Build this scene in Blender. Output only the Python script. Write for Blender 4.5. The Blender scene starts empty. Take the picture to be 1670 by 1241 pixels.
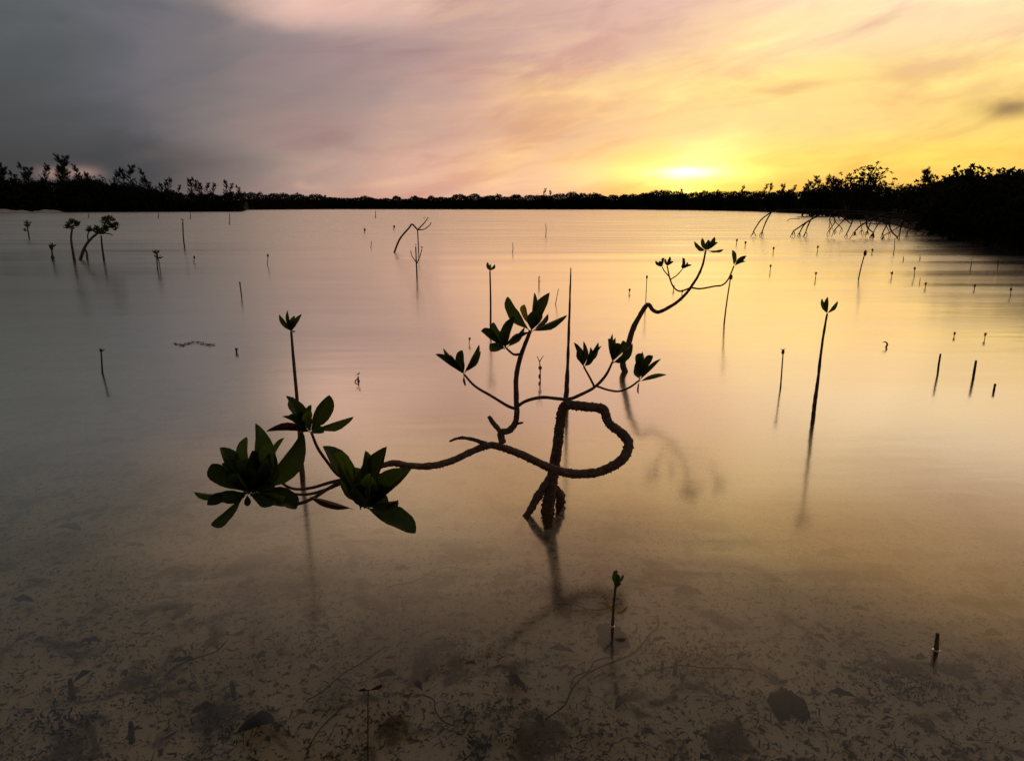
import bpy, math, random
import numpy as np
from mathutils import Vector, Matrix

random.seed(7)
rng = np.random.default_rng(11)
sc = bpy.context.scene
C = sc.collection
R = math.radians

# ------------------------------------------------------------------ camera
PW, PH, FPX, CAM_H, TILT = 1670.0, 1241.0, 1090.0, 1.0, R(14.5)
cam = bpy.data.cameras.new('camera')
cam.sensor_fit = 'HORIZONTAL'
cam.sensor_width = 36.0
cam.lens = 36.0 * FPX / PW
cam.clip_start = 0.02
cam.clip_end = 6000.0
camo = bpy.data.objects.new('camera', cam)
C.objects.link(camo)
camo.location = (0, 0, CAM_H)
camo.rotation_euler = (math.pi / 2 - TILT, 0, 0)
sc.camera = camo

# ------------------------------------------------------------------ sky
SUN_AZ, SUN_EL = 13.8, 3.4            # degrees right of +Y, degrees above the horizon


def lin(c):
    return tuple(((v / 255 + 0.055) / 1.055) ** 2.4 if v > 10 else v / 255 / 12.92 for v in c)


world = bpy.data.worlds.new('World')
sc.world = world
world.use_nodes = True
nt = world.node_tree
nt.nodes.clear()


class G:
    """small helper that wires shader nodes"""
    def __init__(self, tree):
        self.t = tree

    def n(self, kind, **kw):
        nd = self.t.nodes.new(kind)
        for k, v in kw.items():
            setattr(nd, k, v)
        return nd

    def put(self, sock, v):
        if isinstance(v, bpy.types.NodeSocket):
            self.t.links.new(v, sock)
        elif v is not None:
            sock.default_value = v

    def m(self, op, a, b=None, c=None, clamp=False):
        nd = self.n('ShaderNodeMath', operation=op, use_clamp=clamp)
        for s, v in zip(nd.inputs, (a, b, c)):
            self.put(s, v)
        return nd.outputs[0]

    def vm(self, op, a, b=None, scale=None):
        nd = self.n('ShaderNodeVectorMath', operation=op)
        self.put(nd.inputs[0], a)
        if b is not None:
            self.put(nd.inputs[1], b)
        if scale is not None:
            self.put(nd.inputs['Scale'], scale)
        return nd.outputs['Value'] if op in ('DOT_PRODUCT', 'LENGTH') else nd.outputs[0]

    def mix(self, f, a, b, blend='MIX'):
        nd = self.n('ShaderNodeMix', data_type='RGBA', blend_type=blend)
        self.put(nd.inputs[0], f)
        for s, v in ((nd.inputs[6], a), (nd.inputs[7], b)):
            if isinstance(v, tuple):
                v = (*v[:3], 1)
            self.put(s, v)
        return nd.outputs[2]

    def rng(self, v, a, b, c=0.0, d=1.0, smooth=False):
        nd = self.n('ShaderNodeMapRange', interpolation_type='SMOOTHSTEP' if smooth else 'LINEAR')
        for s, x in zip(nd.inputs, (v, a, b, c, d)):
            self.put(s, x)
        return nd.outputs[0]

    def noise(self, vec, scale, detail=3.0, rough=0.5, dist=0.0):
        nd = self.n('ShaderNodeTexNoise')
        if vec is not None:
            self.put(nd.inputs['Vector'], vec)
        nd.inputs['Scale'].default_value = scale
        nd.inputs['Detail'].default_value = detail
        nd.inputs['Roughness'].default_value = rough
        nd.inputs['Distortion'].default_value = dist
        return nd.outputs['Fac']

    def mapping(self, vec, loc=(0, 0, 0), rot=(0, 0, 0), scale=(1, 1, 1)):
        nd = self.n('ShaderNodeMapping')
        self.put(nd.inputs[0], vec)
        nd.inputs[1].default_value = loc
        nd.inputs[2].default_value = rot
        nd.inputs[3].default_value = scale
        return nd.outputs[0]

    def ramp(self, fac, stops, interp='LINEAR'):
        nd = self.n('ShaderNodeValToRGB')
        cr = nd.color_ramp
        cr.interpolation = interp
        while len(cr.elements) < len(stops):
            cr.elements.new(0.5)
        for e, (p, c) in zip(cr.elements, stops):
            e.position = p
            e.color = (*c, 1)
        self.put(nd.inputs[0], fac)
        return nd.outputs[0]


g = G(nt)
D = g.vm('NORMALIZE', g.n('ShaderNodeTexCoord').outputs['Generated'])
sep = g.n('ShaderNodeSeparateXYZ')
g.put(sep.inputs[0], D)
dx, dy, dz = sep.outputs
az0 = g.m('MULTIPLY', g.m('ARCTAN2', dx, dy), 180 / math.pi)
el0 = g.m('MULTIPLY', g.m('ARCSINE', g.m('MAXIMUM', dz, 0.0)), 180 / math.pi)
# cloud texture on the dome: flattened, drawn out sideways and tilted up towards the sun side
def dome(sa, sb, tilt, off):
    cb = g.n('ShaderNodeCombineXYZ')
    g.put(cb.inputs[0], g.m('MULTIPLY_ADD', dx, sa, off))
    g.put(cb.inputs[1], g.m('MULTIPLY_ADD', dy, sa, off * .37))
    g.put(cb.inputs[2], g.m('MULTIPLY', g.m('SUBTRACT', dz, g.m('MULTIPLY', dx, tilt)), sb))
    return cb.outputs[0]


streak = g.noise(dome(3.2, 13.0, .22, 4.3), 1.0, 6, 0.55, 0.6)
wisps = g.noise(dome(6.0, 34.0, .09, 9.1), 1.0, 6, 0.58, 0.5)
big = g.noise(dome(1.6, 4.5, .36, 2.2), 1.0, 4, 0.5, 0.3)
az = g.m('ADD', az0, g.m('MULTIPLY', g.m('SUBTRACT', big, 0.5), 26.0))
az = g.m('ADD', az, g.m('MULTIPLY', g.m('SUBTRACT', streak, 0.5), g.rng(el0, 0, 14, 6.0, 22.0)))
el = g.m('ADD', el0, g.m('MULTIPLY', g.m('SUBTRACT', streak, 0.5), g.rng(el0, 1, 14, 0.8, 8.0)))
AZS = (-180, -100, -62, -37, -29, -21, -12, -2, 8, 14, 20, 28, 38, 60, 100, 180)
BACK = (72, 71, 76)
SKY = [  # elevation, colours along AZS
    (0.5, [BACK, (70, 72, 80), (64, 66, 68), (70, 71, 73), (90, 85, 85), (156, 132, 124), (212, 170, 148), (230, 182, 150),
           (246, 190, 112), (255, 214, 84), (255, 208, 82), (252, 196, 92), (246, 186, 98), (180, 140, 110), (110, 98, 98), BACK]),
    (3.2, [BACK, (70, 72, 80), (62, 65, 68), (67, 69, 71), (84, 82, 84), (150, 132, 126), (206, 169, 151), (230, 184, 152),
           (252, 212, 122), (255, 236, 150), (255, 228, 118), (253, 213, 106), (252, 212, 104), (200, 160, 110), (115, 102, 98), BACK]),
    (6.0, [BACK, (70, 72, 80), (64, 67, 70), (75, 78, 82), (98, 96, 102), (142, 128, 125), (184, 153, 143), (216, 174, 148),
           (240, 198, 142), (246, 206, 142), (250, 210, 140), (253, 212, 136), (254, 220, 126), (215, 178, 125), (120, 106, 102), BACK]),
    (9.0, [BACK, (72, 74, 82), (66, 69, 72), (81, 85, 89), (102, 101, 108), (130, 120, 121), (170, 145, 141), (212, 172, 150),
           (248, 212, 148), (254, 224, 148), (255, 224, 144), (255, 220, 142), (254, 220, 144), (222, 186, 135), (125, 110, 106), BACK]),
    (12.0, [BACK, (74, 76, 84), (68, 71, 74), (86, 90, 94), (106, 104, 111), (126, 117, 120), (164, 143, 142), (188, 156, 148),
            (220, 181, 160), (251, 217, 166), (254, 226, 172), (253, 222, 174), (254, 222, 172), (236, 200, 150), (128, 114, 110), BACK]),
    (15.5, [BACK, (76, 78, 86), (68, 71, 74), (88, 91, 95), (118, 113, 117), (166, 146, 138), (238, 200, 183), (204, 168, 154),
            (222, 184, 172), (242, 206, 178), (255, 228, 192), (254, 230, 197), (253, 226, 194), (218, 182, 145), (130, 117, 114), BACK]),
    (25.0, [BACK, (76, 78, 86), (66, 69, 72), (78, 80, 80), (112, 104, 96), (202, 172, 146), (238, 200, 163), (246, 206, 160),
            (250, 206, 150), (255, 214, 150), (252, 208, 144), (228, 182, 126), (190, 152, 108), (146, 124, 102), (126, 115, 113), BACK]),
    (30.5, [BACK, (74, 76, 84), (66, 68, 72), (72, 73, 76), (88, 84, 82), (120, 108, 100), (158, 136, 120), (184, 156, 132),
            (192, 160, 132), (188, 156, 126), (172, 144, 118), (122, 107, 96), (100, 91, 87), (90, 86, 87), (84, 83, 87), BACK]),
    (40.0, [BACK, (72, 72, 78), (68, 69, 74), (70, 71, 76), (76, 76, 80), (84, 82, 84), (92, 88, 88), (98, 92, 90),
            (102, 95, 90), (102, 95, 90), (100, 93, 90), (94, 89, 88), (88, 85, 86), (82, 81, 84), (76, 76, 81), BACK]),
    (55.0, [BACK, (72, 74, 82), (73, 75, 83), (74, 76, 84), (74, 76, 84), (76, 77, 85), (78, 78, 86), (80, 80, 86),
            (82, 81, 87), (82, 81, 87), (82, 81, 87), (80, 80, 86), (78, 79, 86), (76, 78, 85), (74, 76, 84), BACK]),
]
fac = g.m('DIVIDE', g.m('ADD', az, 180.0), 360.0, clamp=True)
sky = None
for i, (e, cols) in enumerate(SKY):
    c = g.ramp(fac, [((a + 180) / 360, lin(cc)) for a, cc in zip(AZS, cols)], 'CARDINAL')
    sky = c if sky is None else g.mix(g.rng(el, SKY[i - 1][0], e, 0, 1, True), sky, c)
# thin mauve cloud streaks in front of the brighter sky
low = g.m('MULTIPLY', g.rng(el0, 22, 40, 1.0, 0.25, True), g.rng(az0, -34, 4, 0.12, 1.0, True))
s1 = g.m('MULTIPLY', g.rng(streak, 0.46, 0.66, 0, 0.85, True), low)
sky = g.mix(s1, sky, g.mix(1.0, sky, (0.80, 0.68, 0.76), 'MULTIPLY'))
s2 = g.m('MULTIPLY', g.rng(wisps, 0.5, 0.7, 0, 0.9, True), low)
sky = g.mix(s2, sky, g.mix(1.0, sky, (1.15, 1.16, 1.06), 'MULTIPLY'))
s3 = g.m('MULTIPLY', g.rng(wisps, 0.47, 0.28, 0, 0.9, True), low)
sky = g.mix(s3, sky, g.mix(1.0, sky, (0.90, 0.84, 0.86), 'MULTIPLY'))


def glow(wa, we, col, a0=SUN_AZ, e0=SUN_EL, base=None, warp=0.5):
    a = g.m('DIVIDE', g.m('SUBTRACT', g.m('ADD', az0, g.m('MULTIPLY', g.m('SUBTRACT', streak, 0.5), 14.0 * warp)), a0), wa)
    e = g.m('DIVIDE', g.m('SUBTRACT', g.m('ADD', el0, g.m('MULTIPLY', g.m('SUBTRACT', wisps, 0.5), 3.2 * warp)), e0), we)
    q = g.m('EXPONENT', g.m('MULTIPLY', g.m('ADD', g.m('MULTIPLY', a, a), g.m('MULTIPLY', e, e)), -1.0))
    return q if col is None else g.mix(q, (0, 0, 0), col)


# the sun behind thin cloud, low over the trees, and one dark cloud on the right
for wa, we, col, ee in ((2.4, 0.38, (0.8, 0.75, 0.65), 2.7), (7.5, 0.85, (0.42, 0.36, 0.08), 2.7), (15, 1.6, (0.10, 0.07, 0.01), 2.4), (8.5, 5.5, (0.07, 0.08, 0.04), 4.0),
                        (1.2, 0.45, (0.9, 0.6, 0.15), 1.2)):
    sky = g.mix(1.0, sky, glow(wa, we, col, e0=ee), 'ADD')
for a0, e0, wa, we in ((-17.0, 1.75, .55, .30), (-16.0, 1.55, .9, .22), (-5.0, 1.35, .8, .25), (-31.5, 2.3, 1.1, .45), (-33.2, 2.2, .9, .4)):
    puff = g.m('MULTIPLY', glow(wa, we, None, a0, e0, warp=0.25), 0.4)
    sky = g.mix(puff, sky, lin((206, 166, 150)))
dark = g.m('MULTIPLY', glow(1.7, 0.62, None, 35.2, 6.35, warp=0.35), 0.8)
sky = g.mix(dark, sky, lin((128, 98, 80)))
nish = g.n('ShaderNodeTexSky', sky_type='NISHITA', sun_disc=False)
nish.sun_elevation = R(SUN_EL)
nish.sun_rotation = R(SUN_AZ)
nish.air_density = 1.6
nish.dust_density = 3.0
sky = g.mix(1.0, sky, g.mix(1.0, nish.outputs[0], (0.004, 0.004, 0.004), 'MULTIPLY'), 'ADD')
bg = g.n('ShaderNodeBackground')
g.put(bg.inputs[0], sky)
bg.inputs[1].default_value = 1.0
wo = g.n('ShaderNodeOutputWorld')
g.put(wo.inputs[0], bg.outputs[0])
world.cycles.sampling_method = 'MANUAL'
world.cycles.sample_map_resolution = 1024

# ------------------------------------------------------------------ sun (veiled by cloud) and exposure
sun = bpy.data.lights.new('sun', 'SUN')
sun.energy = 0.04
sun.angle = R(40)
sun.color = (1.0, 0.66, 0.32)
suno = bpy.data.objects.new('sun', sun)
C.objects.link(suno)
sd = Vector((math.sin(R(SUN_AZ)) * math.cos(R(SUN_EL)), math.cos(R(SUN_AZ)) * math.cos(R(SUN_EL)), math.sin(R(SUN_EL))))
suno.rotation_euler = sd.to_track_quat('Z', 'Y').to_euler()
suno.location = sd * 50
vs = sc.view_settings
vs.view_transform = 'Standard'
vs.look = 'None'
vs.exposure = 0.05
vs.gamma = 1.0
vs.use_curve_mapping = False
sc.cycles.use_denoising = True
sc.cycles.max_bounces = 6
sc.cycles.diffuse_bounces = 2
sc.cycles.glossy_bounces = 3
sc.cycles.transmission_bounces = 4
sc.cycles.transparent_max_bounces = 12
sc.cycles.sample_clamp_indirect = 6.0
sc.cycles.caustics_reflective = False

# ------------------------------------------------------------------ pixel -> place helpers (photo pixels of 1670 x 1241)
_ct, _st = math.cos(TILT), math.sin(TILT)


def ray(px, py):
    u, v = px - PW / 2, PH / 2 - py
    return Vector((u, FPX * _ct + v * _st, -FPX * _st + v * _ct))


def at(px, py, Y):
    """point of the pixel's ray at forward distance Y"""
    d = ray(px, py)
    return Vector((0, 0, CAM_H)) + d * (Y / d.y)


def gp(px, py, z=0.0):
    d = ray(px, py)
    return Vector((0, 0, CAM_H)) + d * ((z - CAM_H) / d.z)


def pxm(p):
    """metres per photo pixel at point p"""
    return (p.y * _ct - (p.z - CAM_H) * _st) / FPX


# ------------------------------------------------------------------ materials
MATS = {}


def mat(name, build):
    m = bpy.data.materials.new(name)
    m.use_nodes = True
    m.node_tree.nodes.clear()
    q = G(m.node_tree)
    out = q.n('ShaderNodeOutputMaterial')
    q.put(out.inputs[0], build(q))
    MATS[name] = m
    return m


def principled(q, col, rough=0.7, normal=None, spec=0.3):
    b = q.n('ShaderNodeBsdfPrincipled')
    q.put(b.inputs['Base Color'], (*col[:3], 1) if isinstance(col, tuple) else col)
    q.put(b.inputs['Roughness'], rough)
    b.inputs['Specular IOR Level'].default_value = spec
    if normal is not None:
        q.put(b.inputs['Normal'], normal)
    return b.outputs[0]


def bump(q, h, strength, dist):
    b = q.n('ShaderNodeBump')
    b.inputs['Strength'].default_value = strength
    b.inputs['Distance'].default_value = dist
    q.put(b.inputs['Height'], h)
    return b.outputs[0]


def m_water(q):
    geo = q.n('ShaderNodeNewGeometry')
    pos = geo.outputs['Position']
    s = q.n('ShaderNodeSeparateXYZ')
    q.put(s.inputs[0], pos)
    dist = s.outputs[1]
    w1 = q.noise(q.mapping(pos, rot=(0, 0, R(4)), scale=(0.55, 2.2, 1)), 1.0, 3, 0.5, 0.3)
    w2 = q.noise(q.mapping(pos, rot=(0, 0, R(-5)), scale=(0.12, 0.6, 1)), 1.0, 2, 0.5, 0.2)
    w3 = q.noise(q.mapping(pos, rot=(0, 0, R(2)), scale=(2.2, 7.0, 1)), 1.0, 2, 0.5, 0.2)
    h = q.m('ADD', q.m('MULTIPLY', w1, 0.35), w2)
    h = q.m('ADD', h, q.m('MULTIPLY', w3, 0.06))
    nrm = bump(q, h, 1.0, 0.008)
    cosv = q.m('ABSOLUTE', q.vm('DOT_PRODUCT', geo.outputs['Incoming'], geo.outputs['Normal']))
    fr = q.ramp(cosv, [(p, (v, v, v)) for p, v in ((0, 1.0), (0.12, 0.97), (0.25, 0.80), (0.36, 0.50), (0.43, 0.36), (0.50, 0.24), (0.58, 0.13), (0.68, 0.06), (1, 0.02))], 'B_SPLINE')
    gl = q.n('ShaderNodeBsdfGlossy', distribution='MULTI_GGX')
    gl.inputs[0].default_value = (1.0, 0.95, 0.85, 1)
    # sheltered and smooth by the plants, wind-rippled farther out
    cat = q.noise(q.mapping(pos, (3, 1, 0), (0, 0, R(3)), (0.10, 0.85, 1)), 1.0, 4, 0.55, 0.4)
    rough = q.m('ADD', q.rng(dist, 1.5, 22.0, 0.13, 0.29), q.m('MULTIPLY', q.m('SUBTRACT', cat, 0.5), q.rng(dist, 2.0, 14.0, 0.10, 0.42)))
    q.put(gl.inputs['Roughness'], q.m('MINIMUM', q.m('MAXIMUM', rough, 0.09), 0.38))
    q.put(gl.inputs['Normal'], nrm)
    tr = q.n('ShaderNodeBsdfTransparent')
    tr.inputs[0].default_value = (0.93, 0.94, 0.90, 1)
    mx = q.n('ShaderNodeMixShader')
    q.put(mx.inputs[0], fr)
    q.put(mx.inputs[1], tr.outputs[0])
    q.put(mx.inputs[2], gl.outputs[0])
    return mx.outputs[0]


def m_sand(q):
    pos = q.n('ShaderNodeNewGeometry').outputs['Position']
    big = q.noise(q.mapping(pos, scale=(1, 1.0, 0)), 1.3, 4, 0.55, 0.3)
    mid = q.noise(q.mapping(pos, scale=(1, 1.0, 0)), 7.0, 4, 0.6, 0.6)
    fine = q.noise(q.mapping(pos, scale=(1, 1.0, 0)), 45.0, 4, 0.65, 0.4)
    c = q.mix(q.rng(big, 0.32, 0.68), (0.84, 0.62, 0.37), (0.60, 0.43, 0.25))
    patch = q.noise(q.mapping(pos, (5, 2, 0), scale=(0.7, 1.1, 0)), 1.0, 5, 0.6, 0.8)
    c = q.mix(q.rng(patch, 0.50, 0.66, 0, 0.75, True), c, (0.13, 0.098, 0.06))
    c = q.mix(q.rng(mid, 0.51, 0.63, 0, 0.85, True), c, (0.16, 0.11, 0.062))
    c = q.mix(q.rng(fine, 0.54, 0.63, 0, 0.9, True), c, (0.075, 0.056, 0.036))
    c = q.mix(q.rng(fine, 0.44, 0.3, 0, 0.5, True), c, (0.70, 0.56, 0.38))
    tiny = q.noise(q.mapping(pos, scale=(1, 1.0, 0)), 130.0, 3, 0.6, 0.3)
    c = q.mix(q.rng(tiny, 0.58, 0.68, 0, 0.75, True), c, (0.07, 0.055, 0.04))
    h = q.m('ADD', q.m('MULTIPLY', mid, 0.7), q.m('MULTIPLY', fine, 0.25))
    return principled(q, c, 0.95, bump(q, h, 0.7, 0.02), 0.1)


mat('water', m_water)
mat('sand', m_sand)


# ------------------------------------------------------------------ mesh helpers
def mesh_from(name, verts, faces, material=None, smooth=True):
    me = bpy.data.meshes.new(name)
    me.from_pydata([tuple(v) for v in verts], [], [tuple(f) for f in faces])
    if material:
        me.materials.append(MATS[material])
    if smooth:
        me.polygons.foreach_set('use_smooth', [True] * len(me.polygons))
    me.update()
    return me


def put(name, me, parent=None, loc=None, mtx=None):
    o = bpy.data.objects.new(name, me)
    C.objects.link(o)
    if parent is not None:
        o.parent = parent
        o.matrix_parent_inverse = Matrix.Translation(-parent.location)
    if mtx is not None:
        o.matrix_basis = mtx
    elif loc is not None:
        o.location = loc
    return o


def tag(o, label, cat, group=None):
    o['label'] = label
    o['category'] = cat
    if group:
        o['group'] = group
    return o


def structure(o):
    o['kind'] = 'structure'
    return o


def thing(name, loc, label, cat, group=None):
    o = bpy.data.objects.new(name, None)
    o.empty_display_size = 0.05
    C.objects.link(o)
    o.location = loc
    return tag(o, label, cat, group)


# ------------------------------------------------------------------ water and lagoon bed
def sspace(n, ext, k):
    t = np.linspace(-1, 1, n)
    return np.sinh(t * k) / math.sinh(k) * ext


def vnoise(x, y, seed=0):
    """cheap smooth noise from summed sines"""
    r = np.random.default_rng(seed)
    s = np.zeros_like(x, dtype=float)
    for i in range(8):
        a, f, p = r.uniform(0, 6.28), r.uniform(0.6, 1.6), r.uniform(0, 6.28)
        s = s + np.sin((x * math.cos(a) + y * math.sin(a)) * f + p)
    return s / 8


def bed_z(x, y):
    x, y = np.asarray(x, float), np.asarray(y, float)
    d = np.hypot(x, y - 1.5)
    z = -0.055 - 0.004 * np.minimum(d, 90)
    amp = np.clip(d / 6, 0.35, 1.0)
    return z + amp * (0.030 * vnoise(x * 2.0, y * 2.0, 3) + 0.012 * vnoise(x * 9, y * 9, 4))


nx = 240
gx, gy = np.meshgrid(sspace(nx, 2600, 8.6), sspace(nx, 2600, 8.6) + 2.0, indexing='ij')
gz = bed_z(gx, gy)
idx = np.arange(nx * nx).reshape(nx, nx)
fc = np.stack([idx[:-1, :-1], idx[1:, :-1], idx[1:, 1:], idx[:-1, 1:]], -1).reshape(-1, 4)
structure(put('lagoon_bed', mesh_from('lagoon_bed', np.stack([gx, gy, gz], -1).reshape(-1, 3).tolist(), fc.tolist(), 'sand')))
W = 2600
structure(put('water', mesh_from('water', [(-W, -W, 0), (W, -W, 0), (W, W, 0), (-W, W, 0)], [(0, 1, 2, 3)], 'water', False)))


# ------------------------------------------------------------------ plant materials
def m_bark(q):
    pos = q.n('ShaderNodeNewGeometry').outputs['Position']
    n1 = q.noise(pos, 60.0, 5, 0.65, 0.5)
    n2 = q.noise(q.mapping(pos, scale=(1, 1, 0.35)), 220.0, 3, 0.6, 0.3)
    c = q.mix(q.rng(n1, 0.35, 0.68), (0.11, 0.056, 0.032), (0.30, 0.16, 0.09))
    c = q.mix(q.rng(n2, 0.5, 0.68, 0, 0.7), c, (0.045, 0.026, 0.018))
    return principled(q, c, 0.72, bump(q, q.m('ADD', n1, q.m('MULTIPLY', n2, 0.6)), 0.9, 0.004), 0.35)


def leaf_shader(top, under, trans, rough=0.42, spread=0.4):
    def build(q):
        info = q.n('ShaderNodeObjectInfo').outputs['Random']
        geo = q.n('ShaderNodeNewGeometry')
        tc = q.n('ShaderNodeTexCoord').outputs['Object']
        s = q.n('ShaderNodeSeparateXYZ')
        q.put(s.inputs[0], tc)
        rib = q.m('LESS_THAN', q.m('ABSOLUTE', s.outputs[1]), 0.022)
        veins = q.noise(q.mapping(tc, scale=(22, 3, 1)), 1.0, 2, 0.5, 0.4)
        blot = q.noise(geo.outputs['Position'], 55.0, 4, 0.6)
        c = q.mix(geo.outputs['Backfacing'], top, under)
        c = q.mix(q.m('MULTIPLY', rib, 0.45), c, (0.16, 0.17, 0.05))
        c = q.mix(q.rng(veins, 0.4, 0.65, 0, 0.22), c, (0.10, 0.13, 0.035))
        c = q.mix(q.rng(blot, 0.55, 0.75, 0, 0.5), c, (0.055, 0.05, 0.02))
        h = q.n('ShaderNodeHueSaturation')
        q.put(h.inputs['Hue'], q.rng(info, 0, 1, 0.485, 0.51))
        q.put(h.inputs['Value'], q.rng(info, 0, 1, 1 - spread, 1 + spread))
        q.put(h.inputs['Color'], c)
        b = principled(q, h.outputs[0], rough, bump(q, veins, 0.15, 0.01), 0.4)
        t = q.n('ShaderNodeBsdfTranslucent')
        q.put(t.inputs[0], q.mix(1.0, h.outputs[0], trans, 'MULTIPLY'))
        mx = q.n('ShaderNodeMixShader')
        mx.inputs[0].default_value = 0.42
        q.put(mx.inputs[1], b)
        q.put(mx.inputs[2], t.outputs[0])
        return mx.outputs[0]
    return build


def m_foliage(q):
    info = q.n('ShaderNodeObjectInfo').outputs['Random']
    pos = q.n('ShaderNodeNewGeometry').outputs['Position']
    n = q.noise(pos, 1.6, 3, 0.6)
    c = q.mix(q.rng(n, 0.3, 0.7), (0.016, 0.019, 0.008), (0.034, 0.038, 0.013))
    h = q.n('ShaderNodeHueSaturation')
    q.put(h.inputs['Value'], q.rng(info, 0, 1, 0.7, 1.25))
    q.put(h.inputs['Color'], c)
    b = principled(q, h.outputs[0], 0.9, None, 0.05)
    t = q.n('ShaderNodeBsdfTranslucent')
    q.put(t.inputs[0], q.mix(1.0, h.outputs[0], (1.2, 1.0, 0.4), 'MULTIPLY'))
    mx = q.n('ShaderNodeMixShader')
    mx.inputs[0].default_value = 0.15
    q.put(mx.inputs[1], b)
    q.put(mx.inputs[2], t.outputs[0])
    return mx.outputs[0]


def m_plain(c1, c2, rough, scale):
    def build(q):
        pos = q.n('ShaderNodeNewGeometry').outputs['Position']
        n = q.noise(pos, scale, 4, 0.6, 0.3)
        return principled(q, q.mix(q.rng(n, 0.35, 0.65), c1, c2), rough, bump(q, n, 0.4, 0.01), 0.2)
    return build


mat('bark', m_bark)
mat('leaf', leaf_shader((0.050, 0.078, 0.018), (0.064, 0.086, 0.028), (1.5, 1.6, 0.4), 0.38, 0.5))
mat('leaf_young', leaf_shader((0.12, 0.19, 0.022), (0.13, 0.19, 0.04), (1.5, 1.5, 0.35), 0.4, 0.15))
mat('leaf_yellow', leaf_shader((0.50, 0.38, 0.05), (0.48, 0.36, 0.07), (1.2, 1.1, 0.3), 0.45, 0.1))
mat('leaf_dead', leaf_shader((0.085, 0.035, 0.022), (0.10, 0.05, 0.028), (1.2, 0.7, 0.4), 0.5, 0.2))
mat('foliage', m_foliage)
mat('wood_dark', m_plain((0.05, 0.035, 0.025), (0.10, 0.07, 0.05), 0.85, 9.0))
mat('soil', m_plain((0.030, 0.024, 0.017), (0.05, 0.04, 0.028), 0.95, 0.8))
mat('beach', m_plain((0.78, 0.68, 0.60), (0.62, 0.53, 0.46), 0.95, 0.7))
mat('litter', m_plain((0.05, 0.038, 0.034), (0.21, 0.155, 0.11), 0.85, 14.0))
mat('dead_leaf_dark', m_plain((0.05, 0.035, 0.035), (0.10, 0.068, 0.06), 0.8, 30.0))
mat('algae', m_plain((0.03, 0.04, 0.025), (0.06, 0.06, 0.04), 0.9, 40.0))


# ------------------------------------------------------------------ tubes and leaves
def smooth_path(pts, rad, per=5):
    """Catmull-Rom through the points"""
    P = [np.array(p, float) for p in pts]
    if len(P) == 2:
        t = np.linspace(0, 1, per + 1)
        return [P[0] * (1 - a) + P[1] * a for a in t], [rad[0] * (1 - a) + rad[1] * a for a in t]
    Q = [2 * P[0] - P[1]] + P + [2 * P[-1] - P[-2]]
    out, ro = [], []
    for i in range(len(P) - 1):
        p0, p1, p2, p3 = Q[i:i + 4]
        for j in range(per):
            t = j / per
            out.append(0.5 * (2 * p1 + (p2 - p0) * t + (2 * p0 - 5 * p1 + 4 * p2 - p3) * t * t + (3 * p1 - p0 - 3 * p2 + p3) * t ** 3))
            ro.append(rad[i] * (1 - t) + rad[i + 1] * t)
    out.append(P[-1])
    ro.append(rad[-1])
    return out, ro


def tube_data(pts, rad, sides=8, per=5, rough=0.0, seed=1, cap=True):
    path, rr = smooth_path(pts, rad, per)
    r = np.random.default_rng(seed)
    n = len(path)
    up = np.array([0.13, 0.31, 0.94])
    V, F = [], []
    T0 = None
    for i in range(n):
        t = path[min(i + 1, n - 1)] - path[max(i - 1, 0)]
        t = t / (np.linalg.norm(t) + 1e-9)
        if T0 is None:
            a = np.cross(t, up)
            if np.linalg.norm(a) < 0.1:
                a = np.cross(t, np.array([1, 0, 0.1]))
        else:
            a = T0 - t * np.dot(T0, t)
        a = a / np.linalg.norm(a)
        T0 = a
        b = np.cross(t, a)
        ringf = 1 + rough * r.normal() * 0.5
        for k_ in range(sides):
            th = 2 * math.pi * k_ / sides
            q = rr[i] * ringf * (1 + rough * r.normal())
            V.append(path[i] + a * math.cos(th) * q + b * math.sin(th) * q)
        if i:
            for k_ in range(sides):
                k2 = (k_ + 1) % sides
                F.append(((i - 1) * sides + k_, (i - 1) * sides + k2, i * sides + k2, i * sides + k_))
    if cap:
        F.append(tuple(range(sides))[::-1])
        F.append(tuple((n - 1) * sides + k_ for k_ in range(sides)))
    return V, F


def join(parts):
    V, F = [], []
    for v, f in parts:
        o = len(V)
        V.extend(v)
        F.extend(tuple(i + o for i in q) for q in f)
    return V, F


def leaf_mesh(name, shape, fold, curl, material, wav=0.0, seed=0):
    """leaf along +X from 0 to 1, width 1 in Y, with a petiole, folded on the midrib and curled in Z"""
    r = random.Random(seed)
    prof = {'oval': [(0, .03), (.08, .04), (.16, .16), (.28, .34), (.42, .46), (.56, .5), (.7, .475), (.82, .41), (.91, .30), (.965, .17), (.99, .07), (1, .015)],
            'obovate': [(0, .03), (.1, .045), (.2, .14), (.35, .29), (.5, .42), (.64, .49), (.77, .495), (.87, .44), (.94, .34), (.98, .19), (.995, .08), (1, .015)],
            'lance': [(0, .03), (.08, .05), (.18, .22), (.32, .4), (.46, .5), (.6, .48), (.73, .40), (.84, .29), (.93, .16), (.98, .07), (1, .012)],
            'spade': [(0, .03), (.06, .05), (.14, .25), (.26, .42), (.4, .5), (.54, .49), (.68, .44), (.8, .35), (.9, .22), (.965, .11), (1, .015)]}[shape]
    V, F = [], []
    nw = 5
    for i, (x, w) in enumerate(prof):
        zc = curl * (x * x - 0.1 * x)
        side = 0.04 * math.sin(x * 3.0 + seed)
        for j in range(nw):
            t = -1 + 2 * j / (nw - 1)
            z = zc + fold * (abs(t) ** 1.4) * w + wav * math.sin(x * 13 + t * 2 + seed) * abs(t) * w
            V.append((x, t * w + side * w * 2, z))
        if i:
            for j in range(nw - 1):
                F.append(((i - 1) * nw + j, i * nw + j, i * nw + j + 1, (i - 1) * nw + j + 1))
    return mesh_from(name, V, F, material)


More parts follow.
